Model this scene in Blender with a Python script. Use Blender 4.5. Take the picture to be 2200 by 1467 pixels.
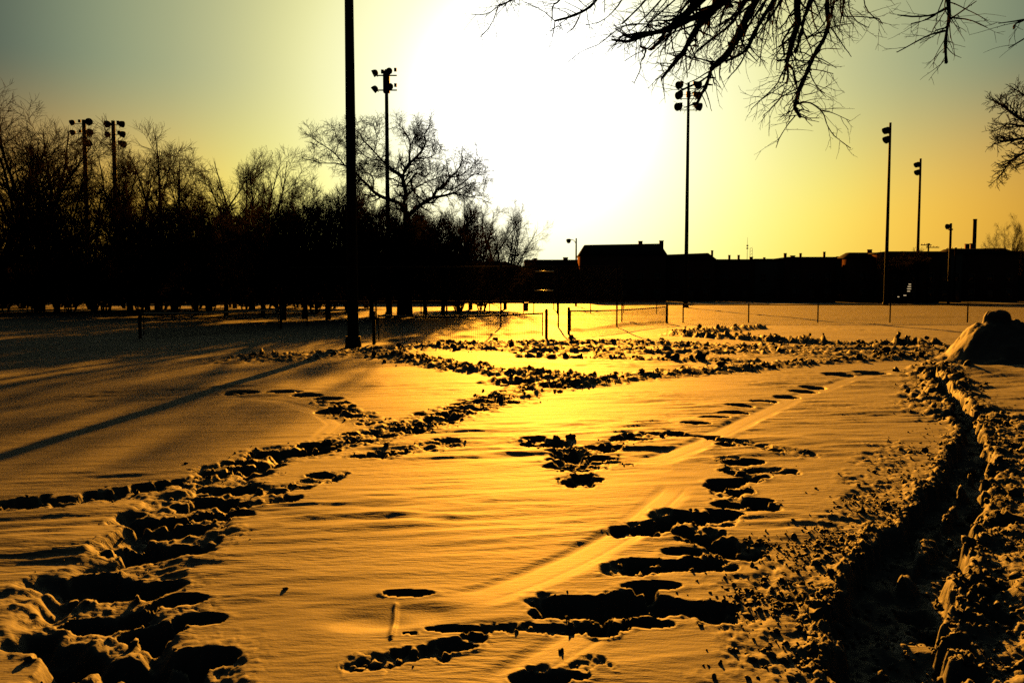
import bpy, math, random
import numpy as np

# ------------------------------------------------------------------ camera, sky, sun, exposure
F, CX, CY, HOR, CAMH = 1711.0, 1100.0, 733.5, 630.0, 1.6      # focal length and image centre in photo pixels (2200 wide)
PITCH = math.atan((CY - HOR) / F)
SUN_PX = (1150.0, 235.0)
EXPOSURE = 2.55
sc = bpy.context.scene
COL = sc.collection
for o in list(bpy.data.objects):
    bpy.data.objects.remove(o)

def ray(px, py):
    u, v = (px - CX) / F, (CY - py) / F
    c, s = math.cos(PITCH), math.sin(PITCH)
    return np.array([u, c + v * s, -s + v * c])

def at(px, py, d):
    r = ray(px, py)
    return r * (d / r[1]) + np.array([0, 0, CAMH])

def gp(px, py):
    r = ray(px, py)
    k = -CAMH / r[2]
    return np.array([r[0] * k, r[1] * k])

cam_d = bpy.data.cameras.new('camera')
cam_d.sensor_width = 36.0
cam_d.lens = 36.0 * F / 2200.0
cam_d.clip_start = 0.05
cam_d.clip_end = 6000
cam = bpy.data.objects.new('camera', cam_d)
COL.objects.link(cam)
cam.location = (0, 0, CAMH)
cam.rotation_euler = (math.pi / 2 - PITCH, 0, 0)
sc.camera = cam

sd = ray(*SUN_PX)
sd /= np.linalg.norm(sd)
SUN_EL = math.asin(sd[2])
SUN_AZ = math.atan2(sd[0], sd[1])
sun_d = bpy.data.lights.new('sun', 'SUN')
sun_d.energy = 5.0
sun_d.angle = math.radians(0.5)
sun_d.color = (1.0, 0.37, 0.026)
sun = bpy.data.objects.new('sun', sun_d)
COL.objects.link(sun)
sun.rotation_euler = (math.pi / 2 - SUN_EL, 0, math.pi - SUN_AZ)

world = bpy.data.worlds.new('World')
sc.world = world
world.use_nodes = True
nt = world.node_tree
nt.nodes.clear()
N = nt.nodes.new
L = nt.links.new
wout = N('ShaderNodeOutputWorld')
bg = N('ShaderNodeBackground')
bg.inputs['Strength'].default_value = 0.1
L(bg.outputs[0], wout.inputs['Surface'])
sky = N('ShaderNodeTexSky')
sky.sky_type = 'NISHITA'
sky.sun_disc = False
sky.sun_elevation = SUN_EL
sky.sun_rotation = SUN_AZ
sky.dust_density = 3.0
tc = N('ShaderNodeTexCoord')
nrm = N('ShaderNodeVectorMath'); nrm.operation = 'NORMALIZE'
L(tc.outputs['Generated'], nrm.inputs[0])
dot = N('ShaderNodeVectorMath'); dot.operation = 'DOT_PRODUCT'
L(nrm.outputs[0], dot.inputs[0])
dot.inputs[1].default_value = tuple(sd)
acs = N('ShaderNodeMath'); acs.operation = 'ARCCOSINE'; acs.use_clamp = False
L(dot.outputs['Value'], acs.inputs[0])
th = N('ShaderNodeMath'); th.operation = 'DIVIDE'; th.inputs[1].default_value = math.pi
L(acs.outputs[0], th.inputs[0])
sep = N('ShaderNodeSeparateXYZ')
L(nrm.outputs[0], sep.inputs[0])
def ramp(stops):
    r = N('ShaderNodeValToRGB')
    r.color_ramp.interpolation = 'B_SPLINE'
    el = r.color_ramp.elements
    while len(el) < len(stops):
        el.new(0.5)
    for e, (deg, c) in zip(el, stops):
        e.position = deg / 180.0
        e.color = (c[0] / 6.0, c[1] / 6.0, c[2] / 6.0, 1)
    L(th.outputs[0], r.inputs[0])
    return r
low = ramp([(0, (2.6, 2.6, 2.4)), (5, (2.0, 1.95, 1.7)), (8, (1.5, 1.45, 1.0)), (12, (1.2, 1.15, .6)), (16, (1.08, 1.0, .33)),
            (20, (1.0, .85, .16)), (24, (.98, .63, .085)), (30, (.80, .42, .048)), (36, (.4, .2, .026)), (45, (.17, .085, .014)), (65, (.05, .028, .008)),
            (95, (.016, .011, .006)), (180, (.005, .005, .004))])
high = ramp([(0, (2.6, 2.6, 2.5)), (5, (2.0, 2.0, 1.9)), (8, (1.3, 1.3, 1.05)), (10.5, (1.08, 1.08, .72)), (15, (.9, .88, .42)), (18, (.68, .67, .31)),
             (21, (.5, .51, .26)), (24, (.38, .41, .22)), (28, (.25, .30, .18)), (32, (.13, .165, .115)), (36, (.055, .075, .06)), (42, (.022, .03, .026)),
             (75, (.008, .011, .011)), (180, (.003, .004, .004))])
mr = N('ShaderNodeMapRange'); mr.interpolation_type = 'SMOOTHSTEP'
mr.inputs['From Min'].default_value = math.sin(math.radians(4.0))
mr.inputs['From Max'].default_value = math.sin(math.radians(15.0))
L(sep.outputs['Z'], mr.inputs['Value'])
mix = N('ShaderNodeMix'); mix.data_type = 'RGBA'
L(mr.outputs['Result'], mix.inputs['Factor'])
L(low.outputs['Color'], mix.inputs['A'])
L(high.outputs['Color'], mix.inputs['B'])
scl = N('ShaderNodeVectorMath'); scl.operation = 'SCALE'; scl.inputs['Scale'].default_value = 60.0 / 2 ** EXPOSURE   # 6 (ramp scale) / 0.1 (strength), in exposed units
L(mix.outputs['Result'], scl.inputs[0])
scs = N('ShaderNodeVectorMath'); scs.operation = 'SCALE'; scs.inputs['Scale'].default_value = 0.001
L(sky.outputs['Color'], scs.inputs[0])
add = N('ShaderNodeVectorMath'); add.operation = 'ADD'
L(scl.outputs[0], add.inputs[0]); L(scs.outputs[0], add.inputs[1])
L(add.outputs[0], bg.inputs['Color'])

sc.view_settings.view_transform = 'Standard'
sc.view_settings.look = 'None'
sc.view_settings.exposure = EXPOSURE
sc.view_settings.gamma = 1.0
sc.view_settings.use_curve_mapping = False
sc.render.engine = 'CYCLES'
sc.cycles.max_bounces = 1
sc.cycles.diffuse_bounces = 0
sc.cycles.glossy_bounces = 1
sc.cycles.use_denoising = False
sc.cycles.sample_clamp_indirect = 3.0

# ------------------------------------------------------------------ materials
def mat(name, col, rough=0.7, metal=0.0, spec=0.3, noise=None, bump=0.1):
    m = bpy.data.materials.new(name)
    m.use_nodes = True
    t = m.node_tree
    b = t.nodes['Principled BSDF']
    b.inputs['Base Color'].default_value = (*col, 1)
    b.inputs['Roughness'].default_value = rough
    b.inputs['Metallic'].default_value = metal
    b.inputs['Specular IOR Level'].default_value = spec
    if noise:
        c = t.nodes.new('ShaderNodeTexCoord')
        n = t.nodes.new('ShaderNodeTexNoise')
        n.inputs['Scale'].default_value = noise[0]
        n.inputs['Detail'].default_value = 5
        r = t.nodes.new('ShaderNodeValToRGB')
        k = noise[1]
        r.color_ramp.elements[0].color = (*[x * (1 - k) for x in col], 1)
        r.color_ramp.elements[1].color = (*[min(1, x * (1 + k)) for x in col], 1)
        r.color_ramp.elements[0].position = .3
        r.color_ramp.elements[1].position = .7
        t.links.new(c.outputs['Object'], n.inputs['Vector'])
        t.links.new(n.outputs[0], r.inputs[0])
        t.links.new(r.outputs[0], b.inputs['Base Color'])
        bp = t.nodes.new('ShaderNodeBump')
        bp.inputs['Strength'].default_value = bump
        bp.inputs['Distance'].default_value = .02
        t.links.new(n.outputs[0], bp.inputs['Height'])
        t.links.new(bp.outputs[0], b.inputs['Normal'])
    return m

def snow_material():
    m = bpy.data.materials.new('snow')
    m.use_nodes = True
    t = m.node_tree
    b = t.nodes['Principled BSDF']
    c = t.nodes.new('ShaderNodeTexCoord')
    n0 = t.nodes.new('ShaderNodeTexNoise'); n0.inputs['Scale'].default_value = 0.6; n0.inputs['Detail'].default_value = 4
    r = t.nodes.new('ShaderNodeValToRGB')
    r.color_ramp.elements[0].color = (.105, .105, .107, 1); r.color_ramp.elements[0].position = .3
    r.color_ramp.elements[1].color = (.135, .135, .137, 1); r.color_ramp.elements[1].position = .7
    t.links.new(c.outputs['Object'], n0.inputs['Vector'])
    t.links.new(n0.outputs[0], r.inputs[0])
    t.links.new(r.outputs[0], b.inputs['Base Color'])
    b.inputs['Roughness'].default_value = 0.72
    b.inputs['Specular IOR Level'].default_value = 0.016
    # grain of the crust, drawn out across the wind, and finer crystals
    mp = t.nodes.new('ShaderNodeMapping'); mp.inputs['Scale'].default_value = (9, 34, 20)
    mp.inputs['Rotation'].default_value = (0, 0, .1)
    n1 = t.nodes.new('ShaderNodeTexNoise'); n1.inputs['Scale'].default_value = 1.0; n1.inputs['Detail'].default_value = 4
    n2 = t.nodes.new('ShaderNodeTexNoise'); n2.inputs['Scale'].default_value = 90.0; n2.inputs['Detail'].default_value = 3
    t.links.new(c.outputs['Object'], mp.inputs[0]); t.links.new(mp.outputs[0], n1.inputs['Vector'])
    t.links.new(c.outputs['Object'], n2.inputs['Vector'])
    b1 = t.nodes.new('ShaderNodeBump'); b1.inputs['Strength'].default_value = .8; b1.inputs['Distance'].default_value = .010
    b2 = t.nodes.new('ShaderNodeBump'); b2.inputs['Strength'].default_value = .4; b2.inputs['Distance'].default_value = .003
    pk = t.nodes.new('ShaderNodeAttribute'); pk.attribute_name = 'packed'
    nm = t.nodes.new('ShaderNodeTexNoise'); nm.inputs['Scale'].default_value = .55; nm.inputs['Detail'].default_value = 3
    t.links.new(c.outputs['Object'], nm.inputs['Vector'])
    mk = t.nodes.new('ShaderNodeMapRange'); mk.inputs['From Min'].default_value = .38; mk.inputs['From Max'].default_value = .66
    mk.inputs['To Min'].default_value = .25; mk.inputs['To Max'].default_value = 1.1
    t.links.new(nm.outputs[0], mk.inputs['Value'])
    iv = t.nodes.new('ShaderNodeMapRange'); iv.inputs['To Min'].default_value = 1.0; iv.inputs['To Max'].default_value = .35
    t.links.new(pk.outputs['Fac'], iv.inputs['Value'])
    ml = t.nodes.new('ShaderNodeMath'); ml.operation = 'MULTIPLY'
    t.links.new(mk.outputs[0], ml.inputs[0]); t.links.new(iv.outputs[0], ml.inputs[1])
    t.links.new(ml.outputs[0], b1.inputs['Strength'])
    rgh = t.nodes.new('ShaderNodeMapRange'); rgh.inputs['To Min'].default_value = .72; rgh.inputs['To Max'].default_value = .68
    t.links.new(pk.outputs['Fac'], rgh.inputs['Value']); t.links.new(rgh.outputs[0], b.inputs['Roughness'])
    spc = t.nodes.new('ShaderNodeMapRange'); spc.inputs['To Min'].default_value = .016; spc.inputs['To Max'].default_value = .022
    t.links.new(pk.outputs['Fac'], spc.inputs['Value']); t.links.new(spc.outputs[0], b.inputs['Specular IOR Level'])
    t.links.new(n1.outputs[0], b1.inputs['Height'])
    t.links.new(n2.outputs[0], b2.inputs['Height'])
    t.links.new(b1.outputs[0], b2.inputs['Normal'])
    t.links.new(b2.outputs[0], b.inputs['Normal'])
    return m

M = dict(
    snow=snow_material(),
    bark=mat('bark', (.028, .022, .017), .9, noise=(8, .4), spec=0),
    steel=mat('dark painted steel', (.03, .03, .03), .85, noise=(6, .3), spec=.04),
    rail=mat('galvanised rail', (.32, .32, .33), .38, .8, .5, noise=(30, .2)),
    wire=mat('weathered wire', (.025, .025, .025), .95, 0, .0),
    cord=mat('black net cord', (.02, .02, .02), .8),
    band=mat('net headband', (.35, .34, .32), .8, noise=(20, .2)),
    brick=mat('dark brick', (.12, .06, .045), .9, noise=(3, .35), spec=0, bump=0),
    siding=mat('weathered siding', (.10, .095, .09), 1.0, noise=(2, .3), spec=0, bump=0),
    stucco=mat('grey stucco', (.13, .125, .12), .9, noise=(2, .25), spec=0, bump=0),
    roof=mat('asphalt shingle', (.045, .042, .04), .9, noise=(5, .4), spec=0, bump=0),
    trim=mat('window trim', (.16, .15, .14), .7, noise=(8, .2)),
    glass=mat('dark glass', (.02, .022, .025), .15, 0, .5, noise=(1, .3)),
    door=mat('painted door', (.08, .05, .04), .6, noise=(6, .3)),
    plastic=mat('dark plastic', (.035, .04, .035), .6, noise=(10, .3)),
)

def glint_glow_material():
    m = bpy.data.materials.new('stair glint glow')
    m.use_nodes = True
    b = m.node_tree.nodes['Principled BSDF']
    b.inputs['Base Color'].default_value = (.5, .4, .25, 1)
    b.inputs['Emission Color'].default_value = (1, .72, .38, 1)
    b.inputs['Emission Strength'].default_value = .14  # glow stands in for bright glints on a distant stair
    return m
M['lit'] = glint_glow_material()

# ------------------------------------------------------------------ mesh helpers
def mesh_from(name, V, faces, m, smooth=False):
    """V (n,3); faces: list of (k,a) int arrays with a = 3 or 4"""
    me = bpy.data.meshes.new(name)
    V = np.asarray(V, np.float32)
    me.vertices.add(len(V))
    me.vertices.foreach_set('co', V.ravel())
    loops = np.concatenate([f.ravel() for f in faces]).astype(np.int32)
    tot = np.concatenate([np.full(len(f), f.shape[1], np.int32) for f in faces])
    st = np.concatenate([[0], np.cumsum(tot)[:-1]]).astype(np.int32)
    me.loops.add(len(loops))
    me.loops.foreach_set('vertex_index', loops)
    me.polygons.add(len(tot))
    me.polygons.foreach_set('loop_start', st)
    me.polygons.foreach_set('loop_total', tot)
    if smooth:
        me.polygons.foreach_set('use_smooth', np.ones(len(tot), bool))
    me.update(calc_edges=True)
    me.materials.append(m)
    return me

class MB:
    def __init__(self):
        self.v, self.f4, self.f3, self.n = [], [], [], 0
    def add(self, V, f4=None, f3=None):
        V = np.asarray(V, float)
        self.v.append(V)
        if f4 is not None and len(f4): self.f4.append(np.asarray(f4, int) + self.n)
        if f3 is not None and len(f3): self.f3.append(np.asarray(f3, int) + self.n)
        self.n += len(V)
        return self
    def box(self, lo, hi):
        x0, y0, z0 = lo; x1, y1, z1 = hi
        V = [(x0,y0,z0),(x1,y0,z0),(x1,y1,z0),(x0,y1,z0),(x0,y0,z1),(x1,y0,z1),(x1,y1,z1),(x0,y1,z1)]
        return self.add(V, [(0,3,2,1),(4,5,6,7),(0,1,5,4),(1,2,6,5),(2,3,7,6),(3,0,4,7)])
    def tube(self, pts, rad, sides=8, caps=True):
        V, f4, f3 = tubes(np.asarray(pts, float)[None], np.broadcast_to(np.asarray(rad, float), (len(pts),))[None], sides, caps)
        return self.add(V, f4, f3)
    def poly(self, prof, y0, y1):
        """extrude an (x,z) outline from y0 to y1 (fan caps, convex)"""
        n = len(prof)
        V = [(x, y0, z) for x, z in prof] + [(x, y1, z) for x, z in prof]
        f4 = [(i, (i+1) % n, n + (i+1) % n, n + i) for i in range(n)]
        f3 = [(0, i+1, i) for i in range(1, n-1)] + [(n, n+i, n+i+1) for i in range(1, n-1)]
        return self.add(V, f4, f3)
    def mesh(self, name, m, smooth=False):
        faces = []
        if self.f4: faces.append(np.concatenate(self.f4))
        if self.f3: faces.append(np.concatenate(self.f3))
        return mesh_from(name, np.concatenate(self.v), faces, m, smooth)
    def build(self, name, m, parent=None, smooth=False):
        return link(name, self.mesh(name, m, smooth), parent)

def link(name, data, parent=None, loc=(0, 0, 0)):
    o = bpy.data.objects.new(name, data)
    COL.objects.link(o)
    if parent is not None: o.parent = parent
    o.location = loc
    return o

def tag(o, label=None, cat=None, group=None, kind=None):
    if label: o['label'] = label
    if cat: o['category'] = cat
    if group: o['group'] = group
    if kind: o['kind'] = kind
    return o

def thing(name, label, cat, loc, rz=0.0, group=None):
    o = link(name, None, None, tuple(loc))
    o.rotation_euler = (0, 0, rz)
    o.empty_display_size = .3
    return tag(o, label, cat, group)

def copy_tree(o, parent=None):
    c = o.copy(); COL.objects.link(c); c.parent = parent
    for ch in [x for x in bpy.data.objects if x.parent == o]:
        copy_tree(ch, c)
    return c

def tubes(P, R, sides, caps=False):
    """P (B,n,3), R (B,n) -> verts, quads, tris for B tubes"""
    B, n, _ = P.shape
    T = np.empty_like(P)
    T[:, 1:-1] = P[:, 2:] - P[:, :-2]
    T[:, 0] = P[:, 1] - P[:, 0]
    T[:, -1] = P[:, -1] - P[:, -2]
    T /= np.linalg.norm(T, axis=2, keepdims=True) + 1e-9
    ref = np.where(np.abs(T[:, :1, 2:3]) > .9, np.array([1., 0, 0]), np.array([0, 0, 1.]))
    ref = np.broadcast_to(ref, T.shape)
    A = np.cross(T, ref); A /= np.linalg.norm(A, axis=2, keepdims=True) + 1e-9
    Bn = np.cross(T, A)
    ang = np.arange(sides) * 2 * math.pi / sides
    V = P[:, :, None] + R[:, :, None, None] * (A[:, :, None] * np.cos(ang)[:, None] + Bn[:, :, None] * np.sin(ang)[:, None])
    V = V.reshape(-1, 3)
    b = np.arange(B)[:, None, None] * n * sides
    i = np.arange(n - 1)[None, :, None] * sides
    j = np.arange(sides)[None, None, :]
    j2 = (j + 1) % sides
    q = np.stack([b + i + j, b + i + j2, b + i + sides + j2, b + i + sides + j], -1).reshape(-1, 4)
    tri = np.zeros((0, 3), int)
    if caps:
        k = np.arange(1, sides - 1)
        bb = np.arange(B)[:, None] * n * sides
        e = bb + (n - 1) * sides
        t1 = np.stack([bb + 0 * k, bb + k + 1, bb + k], -1).reshape(-1, 3)
        t2 = np.stack([e + 0 * k, e + k, e + k + 1], -1).reshape(-1, 3)
        tri = np.concatenate([t1, t2])
    return V, q, tri

# ------------------------------------------------------------------ noise
def _h(i, j, s):
    n = (i * 374761393 + j * 668265263 + s * 974711) & 0xffffffff
    n = ((n ^ (n >> 13)) * 1274126177) & 0xffffffff
    n = n ^ (n >> 16)
    return (n & 0xffffff) / float(0x1000000)

def vn(x, y, s=0):
    xi = np.floor(x).astype(np.int64); yi = np.floor(y).astype(np.int64)
    fx = x - xi; fy = y - yi
    fx = fx * fx * fx * (fx * (fx * 6 - 15) + 10); fy = fy * fy * fy * (fy * (fy * 6 - 15) + 10)
    a = _h(xi, yi, s); b = _h(xi + 1, yi, s); c = _h(xi, yi + 1, s); d = _h(xi + 1, yi + 1, s)
    return (a + (b - a) * fx + (c - a) * fy + (a - b - c + d) * fx * fy) * 2 - 1

def fbm(x, y, s=0, o=4):
    r = 0; a = 1
    for k in range(o):
        r = r + a * vn(x, y, s + k * 17)
        x, y = x * 1.9 + y * .6 + 11.3, y * 1.9 - x * .6 + 5.7
        a *= .5
    return r

def lumps(x, y, cell, s=0):
    """uneven broken clods: height 0..1"""
    wx = vn(x / cell * 1.7, y / cell * 1.7, s + 7) * .33 + vn(x / cell * 4, y / cell * 4, s + 9) * .12
    wy = vn(x / cell * 1.7 + 31, y / cell * 1.7, s + 8) * .33 + vn(x / cell * 4 + 9, y / cell * 4, s + 10) * .12
    x = x / cell + wx; y = y / cell + wy
    xi = np.floor(x).astype(np.int64); yi = np.floor(y).astype(np.int64)
    out = np.zeros_like(x)
    for dx in (-1, 0, 1):
        for dy in (-1, 0, 1):
            cx = xi + dx; cy = yi + dy
            px = cx + _h(cx, cy, s + 1); py = cy + _h(cx, cy, s + 2)
            rr = .25 + .5 * _h(cx, cy, s + 3)
            hh = _h(cx, cy, s + 4)
            q = np.sqrt((x - px) ** 2 + (y - py) ** 2) / rr
            out = np.maximum(out, sst(1.05, .35, q) * rr * (.35 + .65 * hh) * 1.35)
    return out

def sst(a, b, x):
    t = np.clip((x - a) / (b - a), 0, 1)
    return t * t * (3 - 2 * t)

def pdist(x, y, poly):
    """distance to polyline, arc parameter and signed side"""
    pdist.ey = np.zeros(x.shape)
    best = np.full(x.shape, 1e9); par = np.zeros(x.shape); side = np.zeros(x.shape)
    acc = 0.
    for (ax, ay), (bx, by) in zip(poly[:-1], poly[1:]):
        dx, dy = bx - ax, by - ay
        l2 = dx * dx + dy * dy + 1e-9
        t = np.clip(((x - ax) * dx + (y - ay) * dy) / l2, 0, 1)
        ex, ey = x - ax - t * dx, y - ay - t * dy
        d = np.sqrt(ex * ex + ey * ey)
        m = d < best
        pdist.ey[m] = ey[m]; best[m] = d[m]; par[m] = acc + t[m] * math.sqrt(l2); side[m] = np.sign(dx * ey - dy * ex)[m]
        acc += math.sqrt(l2)
    return best, par, side, acc

# ------------------------------------------------------------------ the snow ground
def G(*pts):
    return [tuple(gp(*p)) for p in pts]
# trampled trails: (polyline, half width, depth, clod height, raggedness)
TRAILS = [
    (G((300,1530),(215,1340),(270,1215),(400,1110),(500,1010),(560,975),(640,962),(735,948),(860,922),(950,897),(1040,868),(1150,838),(1260,824)), .34, .13, .13, .75),
    (G((1260,824),(1420,806),(1560,796),(1700,784),(1810,776),(1960,768)), .36, .09, .12, .8),
    (G((560,1060),(640,1048),(720,1022)), .13, .07, .09, 1.1),
    (G((-100,1105),(150,1078),(330,1052),(480,1008)), .17, .08, .09, 1.1),
    (G((420,1100),(540,1090),(620,1075)), .08, .06, .06, 1.2),
    (G((775,975),(860,972),(955,948)), .17, .07, .10, 1.1),
    (G((890,918),(800,905),(735,884),(712,868)), .20, .09, .12, 1.0),
    (G((1260,826),(1200,812),(1080,804),(960,794),(880,774),(820,768)), .40, .09, .15, .9),
    (G((1090,826),(1130,820)), .30, .07, .12, 1.0),
    (G((560,772),(800,758),(960,750),(1150,754),(1350,757),(1550,756),(1750,762),(1950,766),(2260,776)), .85, .08, .14, .6),
    (G((940,742),(1150,742),(1350,742),(1550,748),(1800,752),(2000,752),(2240,752)), .6, .06, .14, .75),
    (G((1130,768),(1300,772),(1450,776),(1600,778)), .22, .04, .10, 1.2),
    (G((1460,722),(1560,730),(1700,739),(1850,747),(2000,744)), .30, .02, .26, .7),
    (G((1440,721),(1500,716),(1560,713),(1635,709)), .30, .0, .26, .6),
    (G((1150,945),(1210,962),(1260,1000),(1238,1040)), .16, .09, .08, 1.0),
    (G((1200,985),(1280,970),(1360,940),(1440,932)), .14, .07, .10, 1.1),
    (G((1240,1000),(1330,995)), .10, .05, .08, 1.2),
    (G((1550,945),(1640,958),(1725,975)), .12, .07, .09, 1.1),
    (G((1570,985),(1600,1015),(1690,1008)), .13, .09, .09, 1.0),
    (G((1560,1040),(1590,1075),(1640,1085)), .13, .10, .09, 1.0),
    (G((1440,1105),(1520,1120),(1560,1105)), .13, .12, .09, .9),
    (G((1340,1140),(1440,1130),(1500,1150),(1570,1190),(1600,1185)), .13, .12, .10, .9),
    (G((1330,1225),(1420,1215),(1520,1212)), .12, .13, .10, .9),
    (G((1180,1300),(1280,1310),(1400,1290),(1520,1320)), .13, .12, .11, .9),
    (G((1050,1352),(1160,1350),(1260,1355),(1300,1330)), .05, .09, .06, 1.0),
    (G((800,1430),(900,1405),(1010,1375)), .08, .06, .08, 1.2),
    (G((1130,1455),(1230,1440),(1270,1420)), .07, .06, .08, 1.2),
    (G((2000,790),(2020,815),(2040,860),(2090,900)), .40, .10, .16, .9),
    (G((2060,880),(2140,900),(2190,960),(2160,1040)), .45, .06, .16, .9),
    (G((2130,1050),(2120,1150),(2080,1260),(2120,1380),(2150,1500)), .30, .06, .16, .9),
    (G((1940,960),(1880,1060),(1840,1120)), .22, .02, .10, 1.2),
    (G((1850,1130),(1760,1230),(1730,1340),(1740,1460)), .30, .02, .10, 1.2),
]
RUTS = [
    (G((2000,800),(2050,860),(2090,930),(2060,1020),(1960,1130),(1880,1230),(1845,1340),(1855,1520)), .105, .17),
    (G((2090,940),(2100,1010),(2075,1090),(2010,1200),(1960,1310),(1955,1530)), .125, .20),
]
# single boot prints: px centre, half size across and away in metres, depth
PRINTS = [(1870,801,.34,.40,.10),(1800,805,.3,.3,.10),(1745,829,.22,.26,.12),(1725,838,.22,.2,.12),(1690,850,.2,.16,.12),(1640,859,.2,.14,.12),
    (1590,870,.19,.16,.13),(1575,885,.20,.14,.13),(1535,896,.18,.12,.13),(1495,911,.17,.12,.13),(1560,955,.10,.09,.1),(1500,938,.24,.07,.08),
    (1450,930,.12,.1,.1),(1290,962,.16,.10,.1),
    (1205,1000,.16,.16,.13),(1245,1035,.13,.10,.15),(1215,975,.14,.14,.12),(1560,1035,.15,.12,.15),(1600,990,.18,.12,.14),(1570,1085,.13,.10,.16),
    (1440,1115,.13,.09,.16),(1520,1110,.13,.09,.15),(1400,1135,.15,.08,.16),(1450,1140,.13,.08,.16),(1545,1170,.13,.11,.17),(1480,1150,.11,.07,.16),
    (1380,1222,.13,.06,.15),(1465,1185,.12,.07,.16),(1470,1215,.15,.08,.16),(1400,1260,.16,.06,.16),
    (1240,1290,.18,.05,.16),(1215,1318,.12,.07,.18),(1330,1300,.14,.06,.17),(1420,1310,.14,.07,.16),(1290,1350,.13,.05,.17),
    (978,1354,.135,.038,.17),(882,1362,.035,.012,.08),(878,1279,.13,.040,.12),(1190,1452,.14,.045,.18),(1390,1340,.12,.05,.14),
    (300,1180,.16,.12,.14),(240,1250,.15,.10,.16),(330,1260,.15,.10,.16),(380,1290,.14,.08,.16),(200,1330,.16,.08,.16),(330,1350,.15,.08,.17),(430,1330,.13,.07,.15),(290,1420,.15,.07,.16),
    (440,1410,.14,.07,.16),(150,1400,.14,.07,.15),(400,1180,.15,.1,.14),(460,1080,.18,.12,.14),(560,1000,.2,.16,.14),(500,1110,.16,.07,.1),
    (515,844,.28,.24,.09),(610,843,.3,.22,.09),(660,850,.24,.2,.09),(705,857,.22,.18,.1),(720,884,.25,.2,.11),
    (1110,826,.3,.3,.1),(1600,1030,.14,.07,.13),(1630,1075,.12,.07,.12)]
SLEDS = [
    (G((1945,790),(1820,815),(1700,855),(1600,905),(1520,950),(1440,978),(1395,992)), .17, .030),
    (G((1462,1040),(1440,1065),(1390,1110),(1330,1155),(1250,1200),(1150,1245),(1050,1280),(950,1305)), .145, .030),
    (G((1340,1320),(1250,1375),(1170,1420),(1080,1475),(1030,1510)), .13, .028),
    (G((480,850),(600,862),(690,888),(722,908),(690,935),(560,985),(400,1030),(200,1080)), .13, .018),
]
HOLES = [(*gp(px, py), a, b, dep) for px, py, a, b, dep in PRINTS]
NCLEAN = len(HOLES)
def boot_holes():
    rg = np.random.default_rng(12)
    for poly, hw, dep, ch, rag in TRAILS:
        p = np.array(poly); seg = np.linalg.norm(np.diff(p, axis=0), axis=1); Lt = seg.sum(); cs = np.concatenate([[0], np.cumsum(seg)])
        if np.hypot(*p.mean(0)) > 15 or dep < .05: continue
        n = int(Lt * (2.6 + 7 * hw))
        for t in np.sort(rg.random(n)) * Lt:
            x = np.interp(t, cs, p[:, 0]) + rg.normal(0, hw * .55); y = np.interp(t, cs, p[:, 1]) + rg.normal(0, hw * .55)
            k = rg.uniform(.75, 1.25)
            HOLES.append((x, y, 0.095 * k * rg.uniform(.8, 1.3), .075 * k * rg.uniform(.8, 1.4), dep * rg.uniform(.6, 1.2)))
boot_holes()
def bbox(x, y, poly, pad):
    p = np.array(poly)
    return (x > p[:, 0].min() - pad) & (x < p[:, 0].max() + pad) & (y > p[:, 1].min() - pad) & (y < p[:, 1].max() + pad)

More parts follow.
